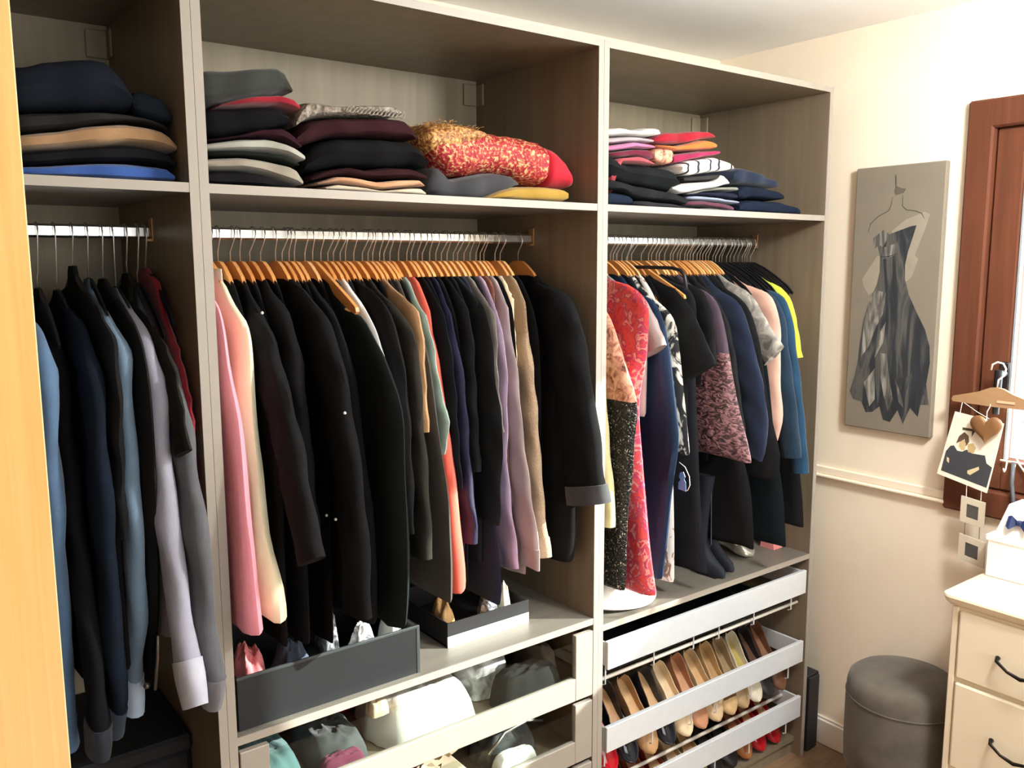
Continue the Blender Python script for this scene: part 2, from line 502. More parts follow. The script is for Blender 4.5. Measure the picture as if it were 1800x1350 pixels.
dress = [(.30, .272), (.40, .255), (.50, .243), (.66, .225), (.72, .222), (.69, .262), (.645, .315), (.62, .365), (.63, .42), (.68, .475), (.78, .54), (.88, .60), (.94, .66), (.955, .72), (.93, .80), (.97, .875), (.88, .88), (.86, .925), (.77, .895), (.70, .96), (.63, .91), (.55, .96), (.47, .955), (.42, .905), (.34, .93), (.26, .935), (.20, .895), (.10, .89), (.05, .86), (.10, .80), (.13, .74), (.145, .66), (.17, .58), (.235, .50), (.31, .44), (.335, .39), (.33, .335), (.30, .30)]
patch('pale_brushwork', [(.45, .24), (.60, .20), (.80, .175), (.86, .185), (.80, .25), (.72, .33), (.76, .345), (.70, .41), (.60, .44), (.55, .34)], m_wash, .0003)
patch('pale_brushwork', [(.13, .42), (.30, .33), (.36, .34), (.30, .46), (.22, .48), (.16, .45)], m_wash, .0003)
patch('painted_dress', dress, m_dress, .0006)
for q in ([(.235, .50), (.30, .46), (.42, .47), (.40, .55), (.33, .60), (.25, .68), (.17, .72), (.18, .60)], [(.38, .62), (.44, .58), (.42, .66), (.33, .72)],
          [(.40, .70), (.47, .70), (.52, .80), (.57, .87), (.52, .92), (.46, .86), (.42, .80)], [(.58, .79), (.66, .85), (.70, .90), (.64, .88)],
          [(.22, .82), (.34, .76), (.36, .88), (.30, .91)], [(.24, .265), (.35, .235), (.42, .25), (.36, .30), (.31, .29), (.26, .305)], [(.37, .30), (.52, .285), (.50, .33), (.36, .345)]):
    patch('painted_highlight', q, m_silver, .0009)
def stroke(pts, wd=.008, mat=None, off=.0009):
    P = [pp(*q) for q in pts]
    MB().tube([(PX - off * .3, p[0], p[1]) for p in P], [wd * .3 * (1 if 0 < i < len(P) - 1 else .5) for i in range(len(P))], 6, True).obj('painted_line', mat or plain('4b443a', .8, name='brown_line'), t)
stroke([(.462, .035), (.468, .06), (.475, .085)], .008)
patch('painted_finial', [(.45, .095), (.47, .075), (.53, .085), (.58, .088), (.56, .102), (.47, .11)], plain('5e564a', .8, name='brown_wash'), .0006)
stroke([(.435, .115), (.425, .145), (.40, .165), (.28, .185), (.20, .21), (.175, .24)], .004)
stroke([(.55, .11), (.555, .15), (.60, .165), (.70, .17), (.77, .18), (.80, .20)], .004)
stroke([(.335, .335), (.42, .335), (.52, .325)], .006, plain('15171a', .8, name='black_line'))

# chest of drawers
t = thing('chest_of_drawers', 'white chest of drawers with dark drop handles standing under the window', 'dresser', (2.03, -1.03, 0))
m_cream = plain('f3e8cc', .4, var=.02, scale=10, name='cream_lacquer')
b = MB()
zt0, zt1 = .828, .862
pr = [(0, zt0), (.004, zt0 - .001), (.012, zt0 + .006), (.018, zt0 + .018), (.018, zt1 - .006), (.012, zt1), (0, zt1)]
# top with a moulded edge: ring per profile step
ring = []
for o, z in [(-.022, zt0 - .004), (-.006, zt0), (.006, zt0 + .010), (.012, zt0 + .024), (.010, zt1 - .004), (.003, zt1)]:
    xa, xb, ya, yb = 1.857 - o, 2.206, -1.48 - o, -.577 + o; r = .018 + o
    R = []
    for (cx, cy, a0) in ((xa + r, yb - r, 90), (xa + r, ya + r, 180)):
        for k in range(5):
            a = math.radians(a0 + k * 22.5); R.append((cx + r * math.cos(a), cy + r * math.sin(a), z))
    R += [(xb, ya, z), (xb, yb, z)]
    ring.append(R)
MB().rings(ring).obj('top', m_cream, t, 35)
MB().box((1.874, -1.462, .06), (2.204, -.593, .826), .004).obj('carcass', m_cream, t)
for y in (-.611, -1.462):
    MB().box((1.866, y, .0), (1.8745, y + .018, .824), .003).obj('corner_post', m_cream, t)
MB().box((1.868, -1.444, .01), (1.874, -.611, .06), .003).obj('plinth', m_cream, t)
m_iron = plain('2a2420', .35, .8, name='dark_bronze')
for (z0, z1) in ((.616, .815), (.345, .604), (.075, .333)):
    dr = MB().box((1.860, -1.440, z0), (1.8735, -.615, z1), .006).obj('drawer', m_cream, t)
    for yc in (-.795, -1.26):
        zc = (z0 + z1) / 2 - .005
        MB().tube([(1.858, yc + .068, zc + .008), (1.842, yc + .065, zc + .004), (1.838, yc + .035, zc - .014), (1.836, yc, zc - .022), (1.838, yc - .035, zc - .014), (1.842, yc - .065, zc + .004), (1.858, yc - .068, zc + .008)],
                  [.007, .0045, .004, .0055, .004, .0045, .007], 8).obj('handle', m_iron, dr, True)

# pouf
t = thing('pouf', 'round grey upholstered pouf between the wardrobe and the chest of drawers', 'stool', (2.01, -.395, 0))
m_pouf = fabric('5d574e', 500, .4)
R = .172
MB().lathe([(.0, .17), (R * .9, .17), (R * .985, .185), (R, .25), (R * 1.0, .40), (R * .99, .415), (R * .99, .425), (R * .985, .45), (R * .95, .474), (R * .85, .488), (R * .5, .497), (.0, .498)], (2.01, -.395, 0), 48).obj('seat', m_pouf, t, 50)
MB().tube([(2.01 + R * .992 * math.cos(a), -.395 + R * .992 * math.sin(a), .42) for a in [k * math.pi / 24 for k in range(49)]], .0028, 6).obj('piping', m_pouf, t, True)
for k in range(4):
    a = math.radians(45 + 90 * k)
    MB().tube([(2.01 + .125 * math.cos(a), -.395 + .125 * math.sin(a), .172), (2.01 + .14 * math.cos(a), -.395 + .14 * math.sin(a), 0)], [.014, .009], 10).obj('leg', m_black, t, True)

# black folded case between wardrobe and wall
t = thing('case', 'black flat case standing on the floor between wardrobe and wall', 'case', (2.14, .15, 0))
MB().box((2.100, .012, 0), (2.178, .34, .295), .004).obj('body', plain('1b1b1e', .6, name='black_board'), t)
MB().box((2.108, .004, .004), (2.170, .012, .287), .002).obj('front_flap', plain('232327', .6, name='black_board_flap'), t)

# white gift boxes
m_wbox = plain('f6f3ec', .5, var=.015, name='white_card')
t = thing('box', 'white storage box standing on the chest of drawers, under the box with the bow', 'box', (2.13, -.72, .862))
MB().box((2.075, -.865, .862), (2.203, -.583, .985), .004).obj('body', m_wbox, t)
MB().box((2.071, -.869, .972), (2.206, -.579, .990), .003).obj('lid', m_wbox, t)
t = thing('box', 'white sloping-sided box with a navy bow, on top of the other white box', 'box', (2.13, -.73, .9905))
b = MB()
b.rings([[(2.08, -.85, .9905), (2.203, -.85, .9905), (2.203, -.60, .9905), (2.08, -.60, .9905)], [(2.105, -.83, 1.085), (2.20, -.83, 1.085), (2.20, -.625, 1.085), (2.105, -.625, 1.085)]])
b.obj('body', m_wbox, t)
bw = MB()
for s in (1, -1):
    bw.rings([[(2.080 - .0, -.665 + s * .004, 1.033), (2.083, -.665 + s * .004, 1.045), (2.088, -.665 + s * .004, 1.035)],
              [(2.066, -.665 + s * .022, 1.020), (2.085, -.665 + s * .022, 1.058), (2.094, -.665 + s * .022, 1.030)],
              [(2.072, -.665 + s * .032, 1.026), (2.086, -.665 + s * .032, 1.054), (2.093, -.665 + s * .032, 1.033)]])
bw.box((2.074, -.672, 1.033), (2.092, -.658, 1.047), .003)
bw.obj('bow', satin('27355c'), t)

# jewellery stand of white wire
t = thing('jewellery_stand', 'white wire jewellery stand with hooks and a dangling chain, before the window', 'stand', (2.15, -.66, .862))
wx = 2.135
def wire(pts, name='wire', r=.0025, m=None): return MB().tube(pts, r, 6).obj(name, m or m_white, t, True)
cy0 = -.70
wire([(wx + .068, cy0 + .115 * math.cos(a), 1.25 + .115 * math.sin(a)) for a in [k * math.pi / 16 for k in range(33)]], 'ring')
for k in range(6):
    a = k * math.pi / 3 + .3
    wire([(wx + .068, cy0, 1.25), (wx + .068, cy0 + .115 * math.cos(a), 1.25 + .115 * math.sin(a))], 'spoke', .002)
wire([(wx + .068, cy0, .862), (wx + .068, cy0, 1.137)], 'pole', .004)
wire([(wx + .068, cy0 + .15, 1.075), (wx + .068, cy0 - .15, 1.055)], 'cross_arm', .003)
wire([(wx + .068, cy0 + .15, 1.19), (wx + .068, cy0 - .15, 1.19)], 'cross_arm', .003)
for k in range(5):
    y = cy0 + .13 - .065 * k
    wire([(wx + .066, y, 1.19), (wx + .062, y, 1.165), (wx + .052, y, 1.158), (wx + .046, y, 1.17)], 'hook', .0022)
wire([(wx + .066, cy0 + .11, 1.19), (wx + .05, cy0 + .105, 1.13), (wx + .048, cy0 + .095, 1.07), (wx + .045, cy0 + .08, 1.02), (wx + .045, cy0 + .07, 1.0)], 'ribbon', .006, plain('55585f', .5, name='grey_ribbon'))

# wooden hanger on the window handle, with the keepsakes hanging from it
t = thing('clothes_hanger', 'pale wooden hanger hooked over the black window handle', 'hanger', (2.16, -.545, 1.36))
m_hang2 = woodgrain('9c7a56', 'ac8862', .5, 4.0, (4, .8, 6), 'pale_hanger_wood')
def hprof(s): return [(-.545 + s * y, z) for y, z in ((0, 1.418), (.02, 1.414), (.05, 1.400), (.09, 1.388), (.126, 1.378), (.130, 1.368), (.126, 1.361), (.0, 1.358))]
pr = hprof(1) + list(reversed(hprof(-1)))[1:-1]
MB().prism(pr, 0, 2.1515, 2.1635).obj('shoulder_bar', m_hang2, t)
MB().box((2.149, -.60, 1.372), (2.1515, -.55, 1.379)).obj('label_strip', plain('d9b591', .5, name='pale_strip'), t)
MB().tube([(2.157, -.545, 1.418), (2.157, -.547, 1.44), (2.157, -.562, 1.455), (2.157, -.566, 1.475), (2.157, -.557, 1.49), (2.157, -.541, 1.493), (2.157, -.527, 1.485), (2.157, -.524, 1.468)], .0028, 8).obj('hook', m_white, t, True)

t = thing('photo_card', 'tilted black and white photo card of a couple in dark suits, behind the heart', 'photo', (2.140, -.49, 1.10))
C = [(-.4344, 1.3318), (-.5792, 1.3137), (-.5458, 1.0949), (-.391, 1.1266)]
def quad(u, v):
    a = (lerp(C[0][0], C[1][0], u), lerp(C[0][1], C[1][1], u)); b_ = (lerp(C[3][0], C[2][0], u), lerp(C[3][1], C[2][1], u))
    return (lerp(a[0], b_[0], v), lerp(a[1], b_[1], v))
def flat(name, uv, m, x0, x1, par):
    P = [quad(*q) for q in uv]; n = len(P)
    return MB().add([(x0, p[0], p[1]) for p in P] + [(x1, p[0], p[1]) for p in P], [tuple(range(n)), tuple(range(2 * n - 1, n - 1, -1))] + [(k, (k + 1) % n, n + (k + 1) % n, n + k) for k in range(n)]).obj(name, m, par)
flat('card', [(0, 0), (1, 0), (1, 1), (0, 1)], plain('f4ecd8', .6, name='photo_paper'), 2.1390, 2.1405, t)
flat('printed_suits', [(.06, .93), (.05, .62), (.11, .52), (.17, .50), (.26, .56), (.36, .55), (.43, .50), (.55, .53), (.80, .50), (.86, .60), (.98, .63), (.97, .93)], plain('3a3d42', .6, name='photo_dark'), 2.1386, 2.1392, t)
flat('printed_hair', [(.20, .46), (.22, .34), (.30, .26), (.40, .30), (.44, .38), (.40, .46), (.34, .36), (.26, .42)], plain('574632', .6, name='photo_hair'), 2.1386, 2.1392, t)
flat('printed_hat', [(.24, .20), (.50, .18), (.50, .215), (.46, .30), (.44, .22), (.25, .24)], plain('514433', .6, name='photo_hat'), 2.1386, 2.1392, t)
flat('printed_face', [(.26, .42), (.33, .37), (.39, .42), (.40, .52), (.33, .53), (.27, .49)], plain('c8b183', .6, name='photo_skin'), 2.1384, 2.1391, t)
flat('printed_face', [(.42, .42), (.52, .38), (.60, .44), (.58, .52), (.47, .53)], plain('bfa877', .6, name='photo_skin_dark'), 2.1384, 2.1391, t)
flat('printed_hand', [(.55, .79), (.74, .68), (.76, .72), (.62, .84), (.56, .83)], plain('d8c79c', .6, name='photo_hand'), 2.1382, 2.1389, t)
flat('printed_hand', [(.10, .70), (.15, .71), (.17, .78), (.12, .76)], plain('d8c79c', .6, name='photo_hand'), 2.1382, 2.1389, t)
MB().tube([(2.1535, -.449, 1.3625), (2.150, -.449, 1.357), (2.1415, -.4485, 1.325)], .0011, 6).tube([(2.1535, -.449, 1.3625), (2.142, -.50, 1.338), (2.1414, -.545, 1.318)], .0011, 6).obj('cord', m_white, t)

t = thing('heart_ornament', 'brown wooden heart hanging over the corner of the photo card', 'ornament', (2.12, -.535, 1.25))
hp = []
for k in range(36):
    a = k * 2 * math.pi / 36
    hp.append((-.535 + .0029 * 16 * math.sin(a) ** 3, 1.297 + .0029 * (13 * math.cos(a) - 5 * math.cos(2 * a) - 2 * math.cos(3 * a) - math.cos(4 * a))))
ctr = (-.535, 1.294)
def hr(s, x): return [(x, ctr[0] + (p[0] - ctr[0]) * s, ctr[1] + (p[1] - ctr[1]) * s) for p in hp]
MB().rings([hr(.55, 2.1165), hr(.9, 2.1185), hr(1, 2.123), hr(1, 2.128), hr(.9, 2.131)]).obj('heart', woodgrain('74502f', '87603a', .45, 5, (3, 3, 3), 'heart_wood'), t, 50)
MB().tube([(2.125, -.535, 1.318), (2.13, -.533, 1.345), (2.149, -.532, 1.358), (2.1505, -.532, 1.366)], .0012, 6).obj('cord', m_white, t)

m_slide = plain('cfc6b0', .55, var=.04, name='slide_mount'); m_film = plain('4a4643', .25, name='slide_film')
t = thing('slide_frames', 'pair of beige slide frames linked with cords, hanging below the photo card', 'ornament', (2.148, -.505, .86))
def sframe(y0, y1, z0, z1, tilt, nm):
    o = MB(); P = lambda u, v: (lerp(y0, y1, u), lerp(z1, z0, v) - tilt * u)
    Q = [P(0, 0), P(1, 0), P(1, 1), P(0, 1)]; I = [P(.25, .25), P(.75, .25), P(.75, .78), P(.25, .78)]
    vs = []
    for x in (2.1455, 2.1505):
        vs += [(x, p[0], p[1]) for p in Q] + [(x, p[0], p[1]) for p in I]
    fs = []
    for k in range(4):
        k2 = (k + 1) % 4
        fs += [(k, k2, 4 + k2, 4 + k), (8 + k, 12 + k, 12 + k2, 8 + k2), (k, 8 + k, 8 + k2, k2), (4 + k, 4 + k2, 12 + k2, 12 + k)]
    f = o.add(vs, fs).obj('mount', m_slide, t)
    MB().add([(2.1475, p[0], p[1]) for p in I] + [(2.1485, p[0], p[1]) for p in I], [(0, 1, 2, 3), (7, 6, 5, 4), (0, 4, 5, 1), (1, 5, 6, 2), (2, 6, 7, 3), (3, 7, 4, 0)]).obj('film', m_film, f)
sframe(-.468, -.540, .990, 1.070, .008, 'a'); sframe(-.470, -.549, .868, .950, .012, 'b')
for y in (-.482, -.526):
    MB().tube([(2.148, y, 1.066), (2.146, y, 1.10), (2.1425, y - .002, 1.128)], .0012, 6).obj('cord', m_white, t)
    MB().tube([(2.148, y - .002, .985), (2.148, y - .003, .945)], .0012, 6).obj('cord', plain('6b665c', .6, name='grey_cord'), t)
MB().box((2.1440, -.53, 1.112), (2.1455, -.478, 1.122)).obj('clip_strip', m_white, t)

# ------------------------------------------------------------------ garments on their hangers
YC = .285
def hook_pts(x, ztop, lean=0.0):
    # wire hook: straight stub from the wood, then round the rail
    c = (YRAIL, ZRAIL)
    p = [(x, YRAIL, ztop - .012), (x, YRAIL, ztop + .020), (x + lean * .3, YRAIL - .006, ztop + .030), (x + lean * .7, YRAIL - .020, ZRAIL - .012)]
    for a in (185, 150, 115, 90, 65, 30, 0, -15):
        p.append((x + lean, c[0] + .0205 * math.cos(math.radians(a)), c[1] + .0165 * math.sin(math.radians(a)) * (1.0 if a > 0 else 1.0)))
    return p
def arm_outline(ztop, kind):
    if kind == 'narrow':
        return [(YRAIL + (y - YRAIL) * .80, z) for y, z in arm_outline(ztop, 'wood')]
    if kind == 'wood':
        top = [(0, 0), (.022, -.002), (.043, -.013), (.072, -.034), (.098, -.066), (.128, -.108), (.15, -.142), (.153, -.152)]
        bot = [(.148, -.158), (.118, -.126), (.09, -.095), (.065, -.068), (.04, -.050), (0, -.042)]
    elif kind == 'bar':
        top = [(0, 0), (.022, -.002), (.045, -.012), (.10, -.040), (.16, -.070), (.20, -.090), (.225, -.104), (.229, -.114)]
        bot = [(.222, -.120), (.20, -.114), (.16, -.097), (.10, -.070), (.04, -.044), (0, -.038)]
    else:
        top = [(0, 0), (.02, -.002), (.06, -.018), (.11, -.046), (.16, -.080), (.185, -.105)]
        bot = [(.180, -.112), (.15, -.089), (.10, -.055), (.05, -.028), (0, -.012)]
    L = [(-y, z) for y, z in reversed(top[1:])] + top + bot + [(-y, z) for y, z in reversed(bot[:-1])]
    return [(YRAIL + y, ztop + z) for y, z in L]
def hang_top(d):
    return 1.7985 + interp([0, .022, .043, .072, .098, .128, .15, .156], [0, -.002, -.013, -.034, -.066, -.108, -.142, -.152], d)
PROTO = {}
m_hw = [woodgrain('d08a4a', 'e4a460', .36, 4.0, (5, 1.2, 7), 'hanger_wood'), woodgrain('c07a40', 'd6924e', .36, 4.0, (5, 1.2, 7), 'hanger_wood_dark'), woodgrain('dca062', 'edba7c', .36, 4.0, (5, 1.2, 7), 'hanger_wood_light')]
def hanger(x, kind, label, group, ztop=1.7985, lean=0.0, tone=0, mat=None):
    key = (kind, tone, round(ztop, 3), round(lean, 3), mat)
    loc = Vector((x, YRAIL, ztop))
    if key not in PROTO:
        t = empty('clothes_hanger', loc)
        m = mat or m_hw[tone % 3]
        th = .0085 if kind in ('wood', 'bar', 'narrow') else .005
        MB().prism(arm_outline(ztop, kind), 0, x - th / 2, x + th / 2).obj('shoulder_bar', m, t)
        if kind == 'bar':
            MB().tube([(x, YRAIL - .205, ztop - .112), (x, YRAIL + .205, ztop - .112)], .0045, 8).obj('trouser_bar', m_hw[2], t, True)
        MB().tube(hook_pts(x, ztop, lean), .0017, 6).obj('hook', m_wire, t, True)
        PROTO[key] = t
    else:
        t = copy_tree(PROTO[key], loc)
    return tag(t, label, 'hanger', group)

def resample(pts, step):
    out = [pts[0]]
    for a, b in zip(pts, pts[1:]):
        n = max(1, int(math.hypot(b[0] - a[0], b[1] - a[1]) / step + .5))
        for k in range(1, n + 1): out.append((lerp(a[0], b[0], k / n), lerp(a[1], b[1], k / n)))
    return out
def smooth_line(pts, it=2):
    for _ in range(it):
        pts = [pts[0]] + [((a[0] + 2 * b[0] + c[0]) / 4, (a[1] + 2 * b[1] + c[1]) / 4) for a, b, c in zip(pts, pts[1:], pts[2:])] + [pts[-1]]
    return pts
def garment(name, label, cat, X, edge, hem, mat, th=.03, sl=0.0, group=None, lo=None, cuff=None, collar=None, cuffmat=None, slth=None, hemy=None, skew=0.0, sh=.115, fold=1.0, lean=0.0, flare=1.0, bow=0.0, split=None):
    """edge: the front outline (y, z) from neck to cuff (sleeved, sl = sleeve width) or to hem"""
    rnd = random.Random(int(X * 10000) + len(label))
    t = thing(name, label, cat, (X, YC, hem), group)
    if X > 0:
        q0 = next((i for i, q in enumerate(edge) if q[1] < 1.742 and q[0] < .185), len(edge) - 1)
        e0 = edge[q0]
        pre = [(.192, 1.752)] + [(y, z) for y, z in ((.168, 1.733), (.145, 1.706), (.122, 1.668)) if y > e0[0] + .012 and z > e0[1] + .006]
        E = smooth_line(resample(pre + list(edge[q0:]), .025), 2)
    else:
        E = smooth_line(resample([(max(edge[0][0] + .015, .205), edge[0][1] + .003)] + [q for q in edge if q[0] < .2], .025), 2)
    if X > 0:
        E = [(y, max(z, hang_top(abs(y - YRAIL)) + .010) if y > YRAIL - .152 and z > 1.63 else z) for y, z in E]
    for i in range(1, len(E)):
        if E[i][1] > E[i - 1][1] - .0004: E[i] = (E[i][0], E[i - 1][1] - .0004)
    zt = max(p[1] for p in E)
    if sl:
        k = next((i for i, p in enumerate(E) if p[0] < sh), 2)
        zsh = E[k][1]
    else:
        k = len(E); zsh = -1
    def yf(z):
        ez = [p[1] for p in reversed(E)]; ey = [p[0] for p in reversed(E)]
        # edges may double back a little; make them monotone
        y = interp(ez, ey, z) if z >= ez[0] else ey[0]
        if sl and z < zsh:
            f = min(1, (zsh - z) / .10)
            y = y + .55 * sl * f
            if hemy is not None and z < ez[0]: y = lerp(ey[0] + .55 * sl, hemy, min(1, (ez[0] - z) / max(.01, ez[0] - hem)))
            y = max(y, .03)
        return min(y, YC - .03)
    zs = []; z = zt
    while z > hem + .012:
        zs.append(z); z -= .014 if z > zt - .16 else .036
    zs += [hem + .008, hem]
    ph = rnd.random() * 6; lam = .085 + rnd.random() * .05
    n = 22; rings = []
    for i, z in enumerate(zs):
        f = yf(z); bk = min(2 * YC - f, .532); yc = (f + bk) / 2; hw = (bk - f) / 2
        d = zt - z
        tt = lerp(.0135, th, min(1, d / .22)) * lerp(1, flare, min(1, max(0, (d - .2) / max(.1, zt - hem - .2))))
        if i == 0: tt *= .7; hw *= .9
        if i == len(zs) - 1: tt *= .8; hw *= .992
        A = min(.0045, tt * .16) * fold * min(1, d / .5)
        R = []
        for q in range(n):
            a = 2 * math.pi * q / n
            cu, su = math.cos(a), math.sin(a)
            y = yc + hw * (abs(cu) ** .8) * (1 if cu > 0 else -1)
            x = X + tt / 2 * (abs(su) ** .4) * (1 if su > 0 else -1) + A * math.sin(2 * math.pi * y / lam + ph + z * 3)
            x += skew * (YC - y) + bow * d * d + lean * d
            zz = z + (.004 * math.sin(y * 31 + ph) if i > len(zs) - 3 else 0)
            R.append((x, y, zz))
        rings.append(R)
    if split:
        js = next(i for i, z in enumerate(zs) if z < split[0])
        MB().rings(rings[:js + 1]).obj('bodice', split[1], t, 60)
        MB().rings([[(X + (p[0] - X) * 1.0, p[1], p[2]) for p in R] for R in rings[js:]]).obj('skirt', mat, t, 60)
    else:
        MB().rings(rings).obj('body', mat, t, 60)
    if sl:
        P = E[max(0, k - 3):]
        ws = slth or min(.05, max(.014, th * 1.0))
        for mirror in (0, 1):
            rg = []
            m_ = len(P)
            for i, p in enumerate(P):
                a = P[max(0, i - 1)]; b_ = P[min(m_ - 1, i + 1)]
                dy, dz = b_[0] - a[0], b_[1] - a[1]
                L = math.hypot(dy, dz) or 1
                nyy, nzz = -dz / L, dy / L            # inward normal (towards +y on a falling edge)
                if nyy < 0: nyy, nzz = -nyy, -nzz
                s = i / (m_ - 1)
                wd = sl * (1.06 - .22 * s) * (1 + .035 * math.sin(s * 19 + ph)); 
                if i == 0: wd *= .55
                elif i == 1: wd *= .8
                hx = ws / 2 * (1 + .10 * math.sin(s * 23 + ph * 2)) * (.45 if i == 0 else .75 if i == 1 else 1)
                R = []
                for q in range(14):
                    an = 2 * math.pi * q / 14
                    off = wd / 2 * (1 - math.cos(an))
                    yy = p[0] + nyy * off; zz = p[1] + nzz * off
                    if mirror: yy = min(2 * YC - yy, .54 - .002 * abs(math.sin(an)))
                    xx = X + hx * (abs(math.sin(an)) ** .8) * (1 if math.sin(an) > 0 else -1) + .0022 * math.sin(s * 31 + ph + off * 60) 
                    d = zt - p[1]
                    xx += skew * (YC - yy) + bow * d * d + lean * d
                    R.append((xx, yy, zz))
                rg.append(R)
            if mirror and not bow and skew: continue
            MB().rings(rg).obj('sleeve', mat, t, 60)
            if cuff and not mirror:
                j = max(2, int(len(rg) - cuff / .025 - 1))
                cr = []
                for R in rg[j:]:
                    cy = sum(p[1] for p in R) / 14; cx = sum(p[0] for p in R) / 14; cz = sum(p[2] for p in R) / 14
                    cr.append([(cx + (p[0] - cx) * 1.12, cy + (p[1] - cy) * 1.07, cz + (p[2] - cz) * 1.02) for p in R])
                MB().rings(cr).obj('cuff', cuffmat or mat, t, 60)
    if collar:
        h, cm = collar
        rg = []
        for dz, s in ((-.012, 1.05), (0, 1.0), (h * .6, .92), (h, .84), (h * .96, .74), (0, .80)):
            hw = (YC - yf(zt - .01)) * s
            rg.append([(X + (.011 * s) * math.sin(2 * math.pi * q / 16), YC + (hw if hw < .09 else .09) * math.cos(2 * math.pi * q / 16), zt + dz - (.006 if math.cos(2 * math.pi * q / 16) < -.5 else 0)) for q in range(16)])
        MB().rings(rg, False, False).obj('collar', cm, t, 60)
    return t

# ------------------------------------------------------------------ printed cloth
FLORAL = print_mat('red_floral_cloth', [(.0, 'b3162c'), (.28, 'd02a3e'), (.42, 'e05048'), (.52, 'b02a5c'), (.60, 'e8a090'), (.66, 'd8324a'), (.72, 'c02a48'), (.8, '7c2458')], 26, 'noise', .6, 1.6, 0, .15)
SEQ = print_mat('sequin_cloth', [(.0, 'fffaf0'), (.16, 'c9c2b0'), (.26, '57534a'), (.38, '141414'), (.7, '1a1917'), (.95, '4a463c')], 85, 'dist', .35, .5, .2, .9)
LACE = print_mat('peach_lace', [(.30, '4a2a22'), (.42, 'b5745c'), (.55, 'd8a184'), (.75, 'e6bfa2')], 45, 'noise', .8, 1.0, 0, .5)
LEAF = print_mat('leaf_print', [(.0, '16171a'), (.46, '1d1f22'), (.52, 'c9c4b4'), (.60, 'ece8dc'), (1, 'f2efe6')], 18, 'noise', .75, 2.5, 0, .05, (1, 1, .7))
BOTAN = print_mat('botanical_print', [(.0, '5a4438'), (.40, '8a6a58'), (.46, 'e4dcd4'), (1, 'f0ece8')], 26, 'noise', .75, 1.2, 0, .05)
CRUSH = print_mat('crushed_velvet', [(.30, '24171a'), (.45, '4a3032'), (.55, '8a6064'), (.72, 'a07c7c')], 24, 'noise', .5, 2.2, 0, 1.0, (1.2, 1.2, 2.8))
MARBLE = print_mat('marbled_grey', [(.3, '5c5a55'), (.5, '96928a'), (.65, 'bdb8ae')], 18, 'noise', .6, 1.5, 0, .3)
SILVERY = print_mat('silver_wrap', [(.3, '2a2b2e'), (.48, '7f8388'), (.6, 'd8dadc'), (.7, '55585c')], 28, 'noise', .3, 2.0, .5, 1.0)
SCARF = print_mat('gold_flecked_red', [(.34, '86101e'), (.46, 'a01626'), (.52, 'b03a30'), (.58, 'c08858'), (.70, 'd8b888')], 120, 'noise', .6, .5, 0, 1.0)
KNIT = print_mat('flecked_knit', [(.3, '4e463c'), (.5, '857b6e'), (.7, 'a89f92')], 90, 'noise', .9, .4, 0, 1.0)
STRIPE = print_mat('black_striped_white', [(.0, '1c1c1e'), (.07, '1c1c1e'), (.10, 'eeeae2'), (1, 'f3f0e8')], 6.5, 'wavex', .8, .35, 0, .05)
JEANS = fabric('161f2f', 700, .4, .9, .15)

# ---- the garments: front outline (y, z) from neck to cuff or hem
garment('coat', 'long pink coat at the left end of the middle rail, hem over the front edge', 'coat', 0.047, [(0.069, 1.716), (0.063, 1.687), (0.042, 1.665), (0.03, 1.591), (-0.014, 1.48), (-0.036, 1.356), (-0.061, 1.232), (-0.071, 1.093), (-0.075, 1.044)], 1.044, fabric('ffa2b2',var=.05), th=0.032, flare=1.4, fold=0.8, group='garments on the middle rail')
garment('coat', 'long cream coat hanging directly right of the pink coat', 'coat', 0.1, [(0.199, 1.75), (0.162, 1.733), (0.125, 1.694), (0.06, 1.677), (0.046, 1.633), (0.055, 1.512), (0.051, 1.416), (0.017, 1.3), (-0.017, 1.185), (-0.063, 1.076), (-0.058, 1.057)], 1.057, fabric('fff6d2',var=.05), th=0.04, flare=1.3, collar=(0.03, fabric('f3ead6')), group='garments on the middle rail')
garment('jacket', 'black jacket with a tiny pearl pin on its shoulder, right of the cream coat', 'jacket', 0.15, [(0.291, 1.734), (0.214, 1.73), (0.148, 1.704), (0.092, 1.676), (0.043, 1.63), (0.013, 1.573), (-0.034, 1.507), (-0.082, 1.408), (-0.114, 1.308), (-0.16, 1.216)], 0.955, fabric('1a1a1b'), sl=0.125, th=0.0217, slth=0.0414, group='garments on the middle rail')
garment('jacket', 'second black jacket from the left on the middle rail, plain narrow sleeve', 'jacket', 0.196, [(0.265, 1.742), (0.178, 1.744), (0.11, 1.71), (0.045, 1.652), (0.017, 1.581), (0.005, 1.485), (-0.013, 1.389), (-0.024, 1.286), (-0.036, 1.22)], 0.95, fabric('171718'), sl=0.11, th=0.022, slth=0.0414, group='garments on the middle rail')
garment('coat', 'long black coat with pearl pins, reaching down into the black box of clothes', 'coat', 0.258, [(0.214, 1.744), (0.135, 1.739), (0.071, 1.708), (0.011, 1.668), (-0.034, 1.616), (-0.065, 1.555), (-0.083, 1.479), (-0.107, 1.409), (-0.131, 1.302), (-0.145, 1.15), (-0.144, 1.05)], 0.93, fabric('141415'), sl=0.12, th=0.0156, slth=0.0423, group='garments on the middle rail')
garment('skirt', 'black garment with soft folds, left of the empty wooden bar hanger', 'skirt', 0.305, [(0.149, 1.719), (0.077, 1.689), (0.026, 1.623), (-0.014, 1.526), (-0.044, 1.405), (-0.072, 1.259), (-0.077, 1.119), (-0.071, 0.999)], 0.999, fabric('171718'), th=0.0423, group='garments on the middle rail')
